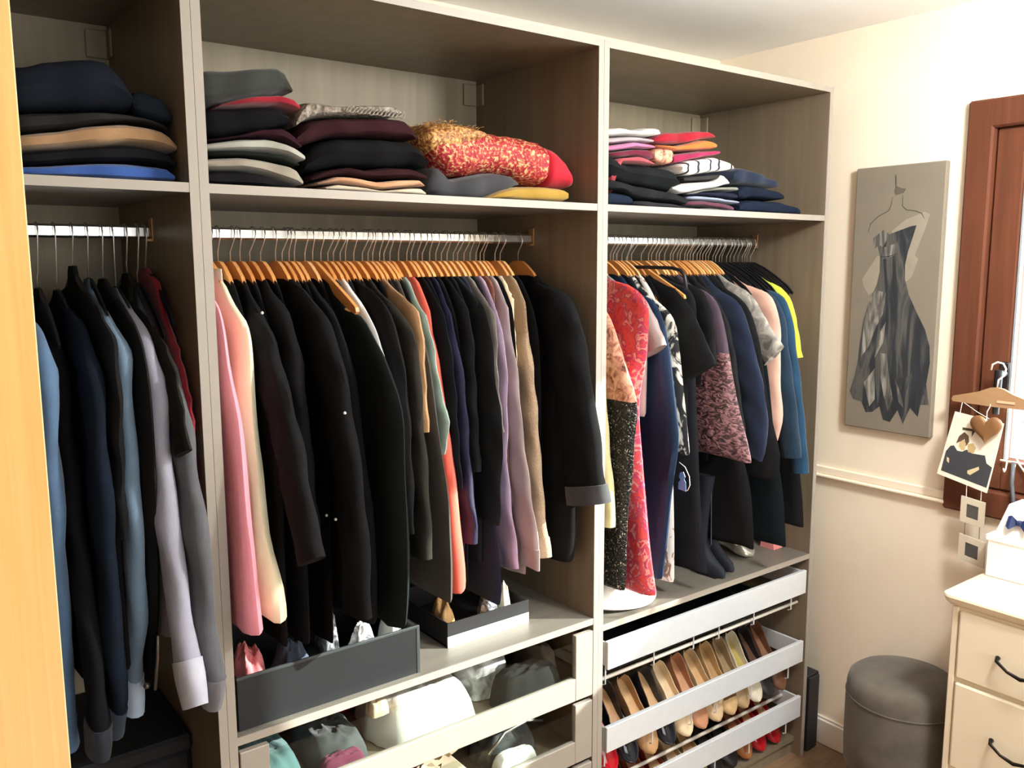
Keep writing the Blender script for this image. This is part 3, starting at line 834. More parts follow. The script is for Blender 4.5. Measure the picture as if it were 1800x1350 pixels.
garment('trousers', 'wide dark green trousers folded over the bar of a tilted wooden hanger', 'trousers', 0.352, [(0.102, 1.682), (0.041, 1.684), (-0.005, 1.647), (-0.042, 1.611), (-0.085, 1.568), (-0.127, 1.516), (-0.141, 1.464), (-0.136, 1.347), (-0.144, 1.192), (-0.14, 1.082), (-0.124, 0.996)], 0.996, fabric('161c1b'), th=0.034, group='garments on the middle rail')
garment('shirt', 'white shirt, only a sliver showing behind the dark green trousers', 'shirt', 0.392, [(0.136, 1.717), (0.103, 1.698), (0.064, 1.664), (0.033, 1.63), (0.022, 1.592), (-0.016, 1.563), (-0.039, 1.508), (-0.051, 1.446), (-0.05, 1.304)], 1.304, fabric('ecebe8',var=.04), th=0.0297, group='garments on the middle rail')
garment('jacket', 'black jacket between the white shirt and the dark taupe cardigan', 'jacket', 0.425, [(0.156, 1.737), (0.113, 1.734), (0.06, 1.701), (0.018, 1.655), (-0.011, 1.603), (-0.028, 1.53), (-0.043, 1.415), (-0.048, 1.285), (-0.049, 1.178)], 1.0, fabric('171718'), sl=0.11, th=0.0133, slth=0.0297, group='garments on the middle rail')
garment('cardigan', 'long dark taupe cardigan with a greenish hem, in front of the camel sweater', 'cardigan', 0.462, [(0.203, 1.737), (0.168, 1.728), (0.1, 1.705), (0.032, 1.668), (-0.005, 1.635), (-0.025, 1.576), (-0.029, 1.487), (-0.043, 1.371), (-0.056, 1.267), (-0.064, 1.115)], 0.945, fabric('2b2823'), sl=0.1, hemy=0.14, th=0.0219, slth=0.0333, group='garments on the middle rail')
garment('sweater', 'camel brown sweater with a broad shoulder, between taupe cardigan and sage blouse', 'sweater', 0.502, [(0.235, 1.754), (0.198, 1.744), (0.129, 1.725), (0.043, 1.686), (0.021, 1.645), (0.017, 1.558), (0.012, 1.478), (0.004, 1.398)], 1.22, fabric('a8835c'), sl=0.11, th=0.0124, slth=0.0297, group='garments on the middle rail')
garment('cardigan', 'long brown-grey cardigan hanging below the sage blouse, beside the coral sleeve', 'cardigan', 0.535, [(0.221, 1.722), (0.173, 1.698), (0.094, 1.646), (0.052, 1.567), (0.024, 1.474), (0.0, 1.353), (-0.013, 1.277), (-0.024, 1.242), (-0.029, 1.148), (-0.04, 1.068), (-0.035, 0.986)], 0.986, fabric('3a352d'), th=0.027, group='garments on the middle rail')
garment('blouse', 'sage green silky blouse with a full gathered sleeve', 'blouse', 0.565, [(0.256, 1.738), (0.182, 1.711), (0.108, 1.672), (0.076, 1.604), (0.06, 1.536), (0.046, 1.482), (0.017, 1.437), (0.005, 1.415), (0.019, 1.363), (0.035, 1.329)], 1.2, satin('93a79c'), sl=0.1, th=0.0165, slth=0.0225, group='garments on the middle rail')
garment('dress', 'coral dress with one salmon sleeve hanging to a rounded tip', 'dress', 0.59, [(0.282, 1.73), (0.211, 1.702), (0.144, 1.655), (0.098, 1.573), (0.071, 1.434), (0.053, 1.337), (0.037, 1.254), (0.019, 1.157), (-0.002, 1.09), (-0.013, 1.02), (-0.005, 0.98)], 0.98, fabric('e2604e',var=.06), th=0.036, flare=1.5, group='garments on the middle rail')
garment('jacket', 'black jacket right of the sage blouse, over a navy lining', 'jacket', 0.615, [(0.325, 1.736), (0.26, 1.743), (0.193, 1.717), (0.121, 1.688), (0.094, 1.653), (0.077, 1.587), (0.061, 1.532), (0.055, 1.462), (0.045, 1.349), (0.032, 1.236)], 0.97, fabric('131418'), sl=0.11, th=0.0123, slth=0.0225, group='garments on the middle rail')
garment('blouse', 'dark navy-purple blouse with long loose cuffs, between two black jackets', 'blouse', 0.648, [(0.264, 1.722), (0.181, 1.687), (0.124, 1.639), (0.092, 1.584), (0.075, 1.525), (0.061, 1.448), (0.055, 1.372), (0.04, 1.24), (0.022, 1.16), (0.018, 1.092)], 0.96, satin('232238'), sl=0.1, th=0.0136, slth=0.0297, group='garments on the middle rail')
garment('blazer', 'black blazer between the navy-purple blouse and the slate blazer', 'blazer', 0.685, [(0.244, 1.736), (0.205, 1.741), (0.144, 1.716), (0.104, 1.682), (0.084, 1.625), (0.076, 1.525), (0.066, 1.396), (0.055, 1.265)], 0.93, fabric('141415'), sl=0.11, th=0.0183, slth=0.0333, group='garments on the middle rail')
garment('blazer', 'dark slate blazer with a wide hanging sleeve, before the grey cardigan', 'blazer', 0.722, [(0.218, 1.732), (0.152, 1.727), (0.084, 1.685), (0.057, 1.644), (0.044, 1.566), (0.028, 1.462), (0.007, 1.407), (0.002, 1.364), (0.013, 1.256), (0.021, 1.125)], 1.0, fabric('25292c'), sl=0.15, th=0.0162, slth=0.0162, group='garments on the middle rail')
garment('trousers', 'dark blue trousers hanging below the slate blazer', 'trousers', 0.74, [(0.181, 1.707), (0.122, 1.65), (0.091, 1.534), (0.073, 1.358), (0.066, 1.148), (0.051, 1.059), (0.038, 0.939), (0.048, 0.902)], 0.902, fabric('152034'), th=0.0162, group='garments on the middle rail')
garment('cardigan', 'grey taupe cardigan, its shoulder lit, left of the lilac blouse', 'cardigan', 0.76, [(0.24, 1.735), (0.186, 1.731), (0.104, 1.683), (0.078, 1.641), (0.081, 1.534), (0.07, 1.446), (0.051, 1.359)], 1.02, fabric('7d766f'), sl=0.09, th=0.0134, slth=0.018, group='garments on the middle rail')
garment('blouse', 'lilac blouse hanging between the grey cardigan and the pale mauve cardigan', 'blouse', 0.795, [(0.223, 1.727), (0.181, 1.713), (0.128, 1.665), (0.093, 1.587), (0.084, 1.516), (0.083, 1.396), (0.086, 1.273), (0.072, 1.168), (0.052, 1.079), (0.035, 0.99)], 0.985, fabric('a993ab',var=.06), sl=0.085, th=0.018, slth=0.018, group='garments on the middle rail')
garment('cardigan', 'pale mauve-grey cardigan with a long smooth sleeve, left of the beige wool coat', 'cardigan', 0.835, [(0.245, 1.729), (0.19, 1.704), (0.134, 1.642), (0.102, 1.564), (0.083, 1.462), (0.073, 1.377), (0.054, 1.275), (0.018, 1.122), (-0.001, 1.046), (-0.006, 1.011), (0.001, 0.984)], 0.955, fabric('b3a4a4',var=.06), sl=0.1, cuff=0.05, th=0.0135, slth=0.018, group='garments on the middle rail')
garment('shirt', 'cream shirt, its pale shoulder showing above the mauve cardigan', 'shirt', 0.862, [(0.289, 1.742), (0.248, 1.725), (0.185, 1.688), (0.147, 1.647), (0.137, 1.606), (0.13, 1.522)], 1.2, fabric('ead7b4',var=.05), sl=0.09, th=0.0122, slth=0.0243, group='garments on the middle rail')
garment('coat', 'beige fluffy wool coat, left of the big black coat', 'coat', 0.9, [(0.311, 1.746), (0.252, 1.728), (0.204, 1.707), (0.146, 1.663), (0.131, 1.627), (0.126, 1.581), (0.109, 1.513), (0.094, 1.401), (0.072, 1.216), (0.054, 1.078), (0.035, 0.999)], 0.985, fabric('a58d73',weave=350,bmp=1.2,var=.15), sl=0.1, cuff=0.03, th=0.0171, slth=0.0342, group='garments on the middle rail')
garment('coat', 'big black coat with turned-up grey cuff at the right end of the middle rail', 'coat', 0.982, [(0.326, 1.769), (0.224, 1.77), (0.131, 1.742), (0.086, 1.724), (0.041, 1.689), (0.013, 1.645), (-0.01, 1.571), (-0.034, 1.452), (-0.057, 1.387), (-0.081, 1.238), (-0.099, 1.167)], 0.965, fabric('141415'), sl=0.165, hemy=0.045, cuff=0.035, cuffmat=fabric('3b3c3e'), th=0.05, slth=0.06, group='garments on the middle rail')
garment('skirt', 'rust brown skirt showing below the lilac blouse', 'skirt', 0.815, [(0.215, 1.704), (0.168, 1.644), (0.128, 1.525), (0.115, 1.343), (0.101, 1.189), (0.081, 1.068), (0.069, 0.976)], 0.976, fabric('7a4a38'), th=0.018, group='garments on the middle rail')
garment('jacket', 'light blue denim jacket, first garment beside the birch door', 'jacket', -0.285, [(0.207, 1.71), (0.09, 1.681), (-0.001, 1.646), (-0.022, 1.62), (-0.009, 1.538), (0.007, 1.421), (0.017, 1.291), (0.039, 1.097), (0.068, 0.847)], 0.93, fabric('54708f',var=.15), sl=0.1, cuff=0.07, slth=0.04, th=0.036, group='garments on the left rail')
garment('shirt', 'black shirt with a slate cuff, right of the denim jacket', 'shirt', -0.245, [(0.388, 1.741), (0.267, 1.73), (0.186, 1.682), (0.112, 1.635), (0.084, 1.564), (0.078, 1.468), (0.049, 1.33), (0.017, 1.218), (-0.012, 1.129), (-0.043, 1.031), (-0.045, 0.949), (-0.022, 0.857)], 1.0, fabric('131418'), sl=0.085, cuff=0.07, cuffmat=fabric('262a36'), slth=0.036, th=0.0315, group='garments on the left rail')
garment('shirt', 'dark navy shirt with a slit cuff, second dark shirt from the birch door', 'shirt', -0.21, [(0.352, 1.736), (0.221, 1.724), (0.096, 1.69), (0.034, 1.651), (-0.02, 1.614), (-0.034, 1.512), (-0.037, 1.376), (-0.043, 1.259), (-0.037, 1.176), (-0.045, 1.065), (-0.054, 0.986), (0.006, 0.878)], 1.0, fabric('121a26'), sl=0.09, cuff=0.06, cuffmat=fabric('2e3b4c'), slth=0.036, th=0.0288, group='garments on the left rail')
garment('jacket', 'black jacket with raised collar, high on its hanger left of the pale blue shirt', 'jacket', -0.178, [(0.49, 1.786), (0.379, 1.783), (0.263, 1.774), (0.138, 1.731), (0.035, 1.692), (-0.033, 1.654), (-0.044, 1.573), (-0.026, 1.444), (-0.007, 1.276)], 1.0, fabric('171718'), sl=0.09, th=0.0252, slth=0.0252, group='garments on the left rail')
garment('shirt', 'pale blue denim shirt with a long crumpled sleeve', 'shirt', -0.15, [(0.324, 1.759), (0.252, 1.745), (0.148, 1.702), (0.055, 1.657), (0.003, 1.627), (0.012, 1.542), (0.017, 1.44), (0.003, 1.328), (0.007, 1.21), (0.021, 1.099), (0.069, 0.99), (0.109, 0.914), (0.12, 0.853)], 1.05, fabric('71899e',var=.12), sl=0.085, cuff=0.06, cuffmat=fabric('a9bdd2'), slth=0.036, th=0.0252, group='garments on the left rail')
garment('jacket', 'charcoal zipped jacket with a snap button at the hem, between the two pale shirts', 'jacket', -0.122, [(0.368, 1.758), (0.212, 1.754), (0.13, 1.713), (0.043, 1.676), (-0.009, 1.639), (-0.029, 1.555), (-0.025, 1.436), (-0.012, 1.288), (0.006, 1.134), (0.023, 1.058), (0.068, 0.927)], 0.927, fabric('1d1c1a'), th=0.0216, group='garments on the left rail')
garment('shirt', 'pale lavender-grey shirt with a wide button cuff', 'shirt', -0.098, [(0.249, 1.74), (0.186, 1.71), (0.089, 1.661), (0.025, 1.622), (-0.009, 1.578), (-0.016, 1.524), (-0.017, 1.439), (-0.03, 1.356), (-0.054, 1.272), (-0.075, 1.195), (-0.105, 1.087), (-0.132, 1.031), (-0.158, 0.984)], 1.05, fabric('9c9caa',var=.05), sl=0.085, cuff=0.055, cuffmat=fabric('b6b7c4'), slth=0.042, th=0.0216, group='garments on the left rail')
garment('jacket', 'dark olive jacket right of the lavender shirt', 'jacket', -0.074, [(0.497, 1.769), (0.337, 1.765), (0.207, 1.713), (0.12, 1.677), (0.024, 1.639), (-0.033, 1.589), (-0.063, 1.522), (-0.091, 1.451)], 1.05, fabric('211f1a'), sl=0.09, th=0.018, slth=0.018, group='garments on the left rail')
garment('shirt', 'dark grey shirt with an open sheer cuff, against the panel side', 'shirt', -0.054, [(0.361, 1.747), (0.253, 1.701), (0.138, 1.635), (0.038, 1.581), (-0.028, 1.449), (-0.054, 1.339), (-0.095, 1.261), (-0.089, 1.121), (-0.114, 1.045), (-0.133, 1.001), (-0.103, 0.932)], 1.05, fabric('55565a'), sl=0.105, cuff=0.075, cuffmat=fabric('6d6c70'), slth=0.042, th=0.0171, group='garments on the left rail')
garment('sweater', 'dark red sweater at the right end of the left rail', 'sweater', -0.035, [(0.397, 1.78), (0.245, 1.78), (0.184, 1.764), (0.174, 1.715), (0.134, 1.672), (0.08, 1.627), (0.038, 1.568), (0.009, 1.509), (0.003, 1.464)], 1.2, fabric('8c0f22'), sl=0.09, th=0.0171, slth=0.0171, group='garments on the left rail')
garment('cardigan', 'pale olive cardigan, its sleeve tip showing past the white panel edge', 'cardigan', 1.105, [(0.123, 1.699), (0.086, 1.604), (0.055, 1.511), (0.034, 1.352), (0.017, 1.208), (-0.003, 1.114), (0.003, 1.05)], 1.12, fabric('b9b184'), sl=0.07, th=0.0405, slth=0.0405, group='garments on the right rail')
garment('dress', 'long dress with peach lace top and glittering black sequin skirt, left end of right rail', 'dress', 1.15, [(0.096, 1.666), (0.065, 1.635), (0.046, 1.589), (0.006, 1.496), (-0.035, 1.437), (-0.045, 1.374), (-0.034, 1.325), (-0.028, 1.178), (-0.012, 1.091), (-0.01, 0.957), (-0.007, 0.854)], 0.854, SEQ, th=0.0405, split=(1.43, LACE), group='garments on the right rail')
garment('dress', 'red and pink floral dress with a flared hem near the shelf', 'dress', 1.205, [(0.101, 1.754), (0.043, 1.73), (-0.026, 1.685), (-0.025, 1.638), (-0.022, 1.558), (-0.007, 1.477), (0.01, 1.426), (0.01, 1.344), (-0.009, 1.182), (-0.037, 1.037), (-0.058, 0.925), (-0.073, 0.845)], 0.845, FLORAL, th=0.038, flare=1.35, group='garments on the right rail')
garment('blouse', 'grey satin short-sleeved blouse, its cuff beside the floral dress', 'blouse', 1.258, [(0.101, 1.742), (0.055, 1.705), (0.016, 1.658), (-0.018, 1.606), (-0.041, 1.563)], 1.35, satin('8a7d7a'), sl=0.13, th=0.045, slth=0.045, group='garments on the right rail')
garment('gown', 'navy satin evening gown with a black collar and a blue swing tag', 'dress', 1.308, [(0.196, 1.774), (0.142, 1.761), (0.053, 1.687), (0.013, 1.631), (-0.009, 1.534), (-0.025, 1.437), (-0.045, 1.357), (-0.06, 1.284), (-0.045, 1.198), (-0.03, 1.117), (-0.016, 0.982), (0.001, 0.855)], 0.855, fabric('10263f',400,.05,.6,.08,0,.5), th=0.045, group='garments on the right rail')
garment('blouse', 'white blouse with a black leaf print, right of the navy gown', 'blouse', 1.358, [(0.112, 1.693), (0.059, 1.661), (0.013, 1.633), (-0.003, 1.547), (-0.019, 1.432), (-0.035, 1.333), (-0.054, 1.235)], 1.235, LEAF, th=0.0333, group='garments on the right rail')
garment('dress', 'long white dress with a brown floral print, hem showing under the navy gown', 'dress', 1.395, [(0.136, 1.691), (0.099, 1.624), (0.079, 1.487), (0.059, 1.28), (0.044, 1.07), (0.035, 0.928), (0.029, 0.813)], 0.813, BOTAN, th=0.0333, group='garments on the right rail')
garment('jacket', 'black kimono jacket with a pointed wide sleeve', 'jacket', 1.438, [(0.107, 1.725), (0.067, 1.706), (0.023, 1.656), (-0.02, 1.586), (-0.059, 1.522), (-0.072, 1.498)], 1.25, fabric('141415'), sl=0.16, th=0.0166, slth=0.0387, group='garments on the right rail')
garment('dress', 'long black and charcoal dress reaching the shelf, right of the kimono jacket', 'dress', 1.482, [(0.171, 1.732), (0.073, 1.722), (0.042, 1.674), (0.044, 1.519), (0.039, 1.379), (0.02, 1.204), (0.0, 1.029), (-0.027, 0.835)], 0.835, fabric('202126'), th=0.0297, group='garments on the right rail')
garment('jacket', 'black draped jacket with a smooth high shoulder, behind the kimono jacket', 'jacket', 1.515, [(0.153, 1.727), (0.072, 1.724), (0.031, 1.691), (0.005, 1.623), (-0.008, 1.521), (-0.011, 1.478)], 1.42, fabric('171718'), sl=0.1, th=0.0131, slth=0.0297, group='garments on the right rail')
garment('dress', 'brown-pink crushed velvet dress with a purple satin neckline', 'dress', 1.565, [(0.139, 1.714), (0.081, 1.709), (0.03, 1.672), (-0.001, 1.587), (-0.027, 1.484), (-0.06, 1.348), (-0.089, 1.265), (-0.119, 1.196)], 1.196, CRUSH, th=0.045, split=(1.55, satin('4a3c48')), group='garments on the right rail')
garment('jacket', 'thin black jacket directly right of the crushed velvet dress', 'jacket', 1.618, [(0.114, 1.704), (0.074, 1.678), (0.032, 1.609), (0.002, 1.513), (-0.021, 1.391), (-0.047, 1.269)], 1.2, fabric('1a1a1b'), sl=0.08, th=0.0124, slth=0.0306, group='garments on the right rail')
garment('skirt', 'long black skirt with thin hanging ribbons, behind the crushed velvet dress', 'skirt', 1.652, [(0.119, 1.685), (0.07, 1.614), (0.031, 1.473), (0.001, 1.258), (-0.046, 1.083), (-0.068, 0.94), (-0.072, 0.892)], 0.892, fabric('171718'), th=0.0306, group='garments on the right rail')
garment('dress', 'dark navy dress with long sleeves, centre of the right rail', 'dress', 1.688, [(0.103, 1.694), (0.057, 1.677), (0.015, 1.616), (-0.015, 1.528), (-0.047, 1.441), (-0.077, 1.328), (-0.077, 1.193), (-0.061, 1.168)], 1.1, fabric('172238'), sl=0.11, th=0.0122, slth=0.0324, group='garments on the right rail')
garment('top', 'black top with a pointed hem below the peach blouse', 'top', 1.73, [(0.079, 1.684), (0.033, 1.64), (-0.004, 1.543), (-0.039, 1.401), (-0.065, 1.286), (-0.104, 1.17), (-0.098, 1.136), (-0.061, 1.099)], 1.099, fabric('1a1a1b'), th=0.0315, group='garments on the right rail')
garment('blouse', 'grey marbled short-sleeved blouse with a flared cuff', 'blouse', 1.765, [(0.08, 1.702), (0.048, 1.68), (0.001, 1.613), (-0.036, 1.565), (-0.071, 1.531)], 1.32, MARBLE, sl=0.12, th=0.0135, slth=0.027, group='garments on the right rail')
garment('skirt', 'long dark green-black skirt hanging low over the shelf', 'skirt', 1.795, [(0.088, 1.664), (0.046, 1.591), (0.006, 1.427), (-0.028, 1.245), (-0.065, 1.063), (-0.077, 0.952), (-0.087, 0.874)], 0.874, fabric('11181b'), th=0.027, group='garments on the right rail')
garment('blouse', 'peach pink blouse with a long pale sleeve', 'blouse', 1.832, [(0.114, 1.709), (0.072, 1.704), (0.027, 1.683), (0.001, 1.632), (-0.011, 1.556), (-0.011, 1.463), (-0.021, 1.352), (-0.033, 1.269), (-0.012, 1.209)], 1.15, fabric('cfa391',var=.06), sl=0.1, th=0.0138, slth=0.0333, group='garments on the right rail')
garment('coat', 'dark teal navy coat right of the peach blouse', 'coat', 1.88, [(0.076, 1.69), (0.04, 1.672), (0.013, 1.617), (-0.008, 1.497), (-0.036, 1.368), (-0.059, 1.239), (-0.07, 1.155)], 1.12, fabric('14293a'), sl=0.08, th=0.0125, slth=0.0405, group='garments on the right rail')
garment('coat', 'petrol blue coat with a straight sleeve, last blue coat on the right rail', 'coat', 1.925, [(0.068, 1.689), (0.036, 1.665), (0.016, 1.606), (-0.007, 1.494), (-0.033, 1.364), (-0.056, 1.214), (-0.072, 1.097)], 1.14, fabric('193a52'), sl=0.075, th=0.0185, slth=0.0387, group='garments on the right rail')
garment('shirt', 'lime yellow tee shirt near the right end of the right rail', 'shirt', 1.968, [(0.089, 1.707), (0.058, 1.679), (0.036, 1.632), (0.016, 1.547), (-0.001, 1.475)], 1.38, fabric('c2cf40',var=.04), sl=0.09, th=0.021, slth=0.0333, group='garments on the right rail')
garment('dress', 'narrow black dress at the right end of the right rail, over a pink bag', 'dress', 2.005, [(0.15, 1.714), (0.107, 1.676), (0.078, 1.56), (0.053, 1.366), (0.022, 1.151), (-0.002, 0.975), (-0.009, 0.879)], 0.879, fabric('171718'), th=0.0297, group='garments on the right rail')
garment('top', 'bright red top, only its shoulder showing at the right end of the right rail', 'top', 2.038, [(0.187, 1.729), (0.146, 1.72), (0.119, 1.685), (0.103, 1.597), (0.088, 1.479)], 1.479, fabric('b5302c'), th=0.0297, group='garments on the right rail')

# ---- the hangers
hanger(0.047, 'wood', 'first wooden hanger from the left on the middle rail, carrying the long pink coat at', 'hangers on the middle rail', 1.7985, 0.006, 1, None)
hanger(0.1, 'wood', 'second wooden hanger from the left on the middle rail, carrying the long cream coat', 'hangers on the middle rail', 1.7985, 0.006, 0, None)
garment('top', 'thin dark top on the third hanger from the left of the middle rail, mostly hidden', 'top', 0.1217, [(0.205, 1.7615), (0.178, 1.739), (0.15, 1.706), (0.128, 1.672), (0.11493081105640743, 1.62), (0.10693081105640742, 1.54), (0.10293081105640743, 1.47), (0.10293081105640743, 1.15)], 1.186, fabric('141416'), th=0.0115, group='garments on the middle rail')
hanger(0.1217, 'wood', 'third wooden hanger from the left on the middle rail', 'hangers on the middle rail', 1.7985, 0, 0, None)
hanger(0.15, 'wood', 'fourth wooden hanger from the left on the middle rail, carrying the black jacket', 'hangers on the middle rail', 1.7985, 0.006, 0, None)
garment('top', 'thin dark top on the fifth hanger from the left of the middle rail, mostly hidden', 'top', 0.1728, [(0.205, 1.7615), (0.178, 1.739), (0.15, 1.706), (0.128, 1.672), (0.10745963196322993, 1.62), (0.09945963196322992, 1.54), (0.09545963196322993, 1.47), (0.09545963196322993, 1.15)], 1.161, fabric('1a1a1e'), th=0.0115, group='garments on the middle rail')
hanger(0.1728, 'wood', 'fifth wooden hanger from the left on the middle rail', 'hangers on the middle rail', 1.7985, -0.004, 1, None)
hanger(0.196, 'wood', 'sixth wooden hanger from the left on the middle rail, carrying the second black jacket from', 'hangers on the middle rail', 1.7985, 0.009, 1, None)
garment('top', 'thin dark top on the seventh hanger from the left of the middle rail, mostly hidden', 'top', 0.2215, [(0.205, 1.7615), (0.178, 1.739), (0.15, 1.706), (0.128, 1.672), (0.11968290660957595, 1.62), (0.11168290660957594, 1.54), (0.10768290660957594, 1.47), (0.10768290660957594, 1.15)], 1.151, fabric('101012'), th=0.0115, group='garments on the middle rail')
hanger(0.2215, 'wood', 'seventh wooden hanger from the left on the middle rail', 'hangers on the middle rail', 1.7985, 0.006, 0, None)
hanger(0.258, 'wood', 'eighth wooden hanger from the left on the middle rail, carrying the long black coat', 'hangers on the middle rail', 1.7985, -0.004, 0, None)
garment('top', 'thin dark top on the ninth hanger from the left of the middle rail, mostly hidden', 'top', 0.2744, [(0.205, 1.7615), (0.178, 1.739), (0.15, 1.706), (0.128, 1.672), (0.11646073838508217, 1.62), (0.10846073838508216, 1.54), (0.10446073838508217, 1.47), (0.10446073838508217, 1.15)], 1.119, fabric('1a1a1e'), th=0.0115, group='garments on the middle rail')
hanger(0.2744, 'wood', 'ninth wooden hanger from the left on the middle rail', 'hangers on the middle rail', 1.7985, 0.009, 1, None)
garment('top', 'thin dark top on the tenth hanger from the left of the middle rail, mostly hidden', 'top', 0.2915, [(0.205, 1.7615), (0.178, 1.739), (0.15, 1.706), (0.128, 1.672), (0.1232792967435092, 1.62), (0.11527929674350919, 1.54), (0.1112792967435092, 1.47), (0.1112792967435092, 1.15)], 1.187, fabric('101012'), th=0.0115, group='garments on the middle rail')
hanger(0.2915, 'wood', 'tenth wooden hanger from the left on the middle rail', 'hangers on the middle rail', 1.7985, 0, 0, None)
hanger(0.305, 'wood', 'eleventh wooden hanger from the left on the middle rail, carrying the black garment', 'hangers on the middle rail', 1.7985, -0.004, 0, None)
garment('top', 'thin dark top on the twelfth hanger from the left of the middle rail, mostly hidden', 'top', 0.3319, [(0.205, 1.7615), (0.178, 1.739), (0.15, 1.706), (0.128, 1.672), (0.12281671532867151, 1.62), (0.1148167153286715, 1.54), (0.11081671532867152, 1.47), (0.11081671532867152, 1.15)], 1.139, fabric('101012'), th=0.0115, group='garments on the middle rail')
hanger(0.3319, 'wood', 'twelfth wooden hanger from the left on the middle rail', 'hangers on the middle rail', 1.7985, 0, 2, None)
hanger(0.352, 'bar', 'thirteenth tilted wooden bar hanger from the left on the middle rail, carrying the wide dark', 'hangers on the middle rail', 1.7985, -0.004, 0, None)
garment('top', 'thin dark top on the fourteenth hanger from the left of the middle rail, mostly hidden', 'top', 0.3734, [(0.205, 1.7615), (0.178, 1.739), (0.15, 1.706), (0.128, 1.672), (0.1207844355659126, 1.62), (0.1127844355659126, 1.54), (0.10878443556591261, 1.47), (0.10878443556591261, 1.15)], 1.160, fabric('1a1a1e'), th=0.0115, group='garments on the middle rail')
hanger(0.3734, 'wood', 'fourteenth wooden hanger from the left on the middle rail', 'hangers on the middle rail', 1.7985, 0, 1, None)
hanger(0.392, 'wood', 'fifteenth wooden hanger from the left on the middle rail, carrying the white shirt', 'hangers on the middle rail', 1.7985, 0.009, 0, None)
garment('top', 'thin dark top on the sixteenth hanger from the left of the middle rail, mostly hidden', 'top', 0.4066, [(0.205, 1.7615), (0.178, 1.739), (0.15, 1.706), (0.128, 1.672), (0.11518033312138264, 1.62), (0.10718033312138263, 1.54), (0.10318033312138264, 1.47), (0.10318033312138264, 1.15)], 1.160, fabric('1a1a1e'), th=0.0115, group='garments on the middle rail')
hanger(0.4066, 'wood', 'sixteenth wooden hanger from the left on the middle rail', 'hangers on the middle rail', 1.7985, 0.009, 1, None)
hanger(0.425, 'wood', 'seventeenth wooden hanger from the left on the middle rail, carrying the black jacket between the', 'hangers on the middle rail', 1.7985, 0.009, 1, None)
garment('top', 'thin dark top on the eighteenth hanger from the left of the middle rail, mostly hidden', 'top', 0.439, [(0.205, 1.7615), (0.178, 1.739), (0.15, 1.706), (0.128, 1.672), (0.12292061362631523, 1.62), (0.11492061362631523, 1.54), (0.11092061362631524, 1.47), (0.11092061362631524, 1.15)], 1.124, fabric('1a1a1e'), th=0.0115, group='garments on the middle rail')
hanger(0.439, 'wood', 'eighteenth wooden hanger from the left on the middle rail', 'hangers on the middle rail', 1.7985, -0.004, 0, None)
hanger(0.462, 'wood', 'nineteenth wooden hanger from the left on the middle rail, carrying the long dark taupe cardigan', 'hangers on the middle rail', 1.7985, 0, 0, None)
garment('top', 'thin dark top on the twentieth hanger from the left of the middle rail, mostly hidden', 'top', 0.4862, [(0.205, 1.7615), (0.178, 1.739), (0.15, 1.706), (0.128, 1.672), (0.11471413760942456, 1.62), (0.10671413760942455, 1.54), (0.10271413760942456, 1.47), (0.10271413760942456, 1.15)], 1.120, fabric('101012'), th=0.0115, group='garments on the middle rail')
hanger(0.4862, 'wood', 'twentieth wooden hanger from the left on the middle rail', 'hangers on the middle rail', 1.7985, 0.009, 0, None)
hanger(0.502, 'wood', 'twenty-first wooden hanger from the left on the middle rail, carrying the camel brown sweater', 'hangers on the middle rail', 1.7985, 0.006, 0, None)
garment('top', 'thin dark top on the twenty-second hanger from the left of the middle rail, mostly hidden', 'top', 0.5151, [(0.205, 1.7615), (0.178, 1.739), (0.15, 1.706), (0.128, 1.672), (0.11988863691456995, 1.62), (0.11188863691456995, 1.54), (0.10788863691456996, 1.47), (0.10788863691456996, 1.15)], 1.110, fabric('1a1a1e'), th=0.0115, group='garments on the middle rail')
hanger(0.5151, 'wood', 'twenty-second wooden hanger from the left on the middle rail', 'hangers on the middle rail', 1.7985, 0, 0, None)
hanger(0.535, 'wood', 'twenty-third wooden hanger from the left on the middle rail, carrying the long brown-grey cardigan', 'hangers on the middle rail', 1.7985, 0, 0, None)
garment('top', 'thin dark top on the twenty-fourth hanger from the left of the middle rail, mostly hidden', 'top', 0.5476, [(0.205, 1.7615), (0.178, 1.739), (0.15, 1.706), (0.128, 1.672), (0.1084000330009836, 1.62), (0.10040003300098359, 1.54), (0.0964000330009836, 1.47), (0.0964000330009836, 1.15)], 1.162, fabric('141416'), th=0.0113, group='garments on the middle rail')
hanger(0.5476, 'wood', 'twenty-fourth wooden hanger from the left on the middle rail', 'hangers on the middle rail', 1.7985, 0.006, 0, None)
hanger(0.565, 'narrow', 'twenty-fifth wooden hanger from the left on the middle rail, carrying the sage green silky blouse', 'hangers on the middle rail', 1.7985, 0, 1, None)
hanger(0.59, 'narrow', 'twenty-sixth wooden hanger from the left on the middle rail, carrying the coral dress', 'hangers on the middle rail', 1.7985, -0.004, 0, None)
hanger(0.615, 'narrow', 'twenty-seventh wooden hanger from the left on the middle rail, carrying the black jacket', 'hangers on the middle rail', 1.7985, 0, 0, None)
garment('top', 'thin dark top on the twenty-eighth hanger from the left of the middle rail, mostly hidden', 'top', 0.6279, [(0.205, 1.7615), (0.178, 1.739), (0.15, 1.706), (0.128, 1.672), (0.11831654151525546, 1.62), (0.11031654151525545, 1.54), (0.10631654151525546, 1.47), (0.10631654151525546, 1.15)], 1.200, fabric('141416'), th=0.0115, group='garments on the middle rail')
hanger(0.6279, 'narrow', 'twenty-eighth wooden hanger from the left on the middle rail', 'hangers on the middle rail', 1.7985, 0, 0, None)
hanger(0.648, 'narrow', 'twenty-ninth wooden hanger from the left on the middle rail, carrying the dark navy-purple blouse', 'hangers on the middle rail', 1.7985, 0, 0, None)
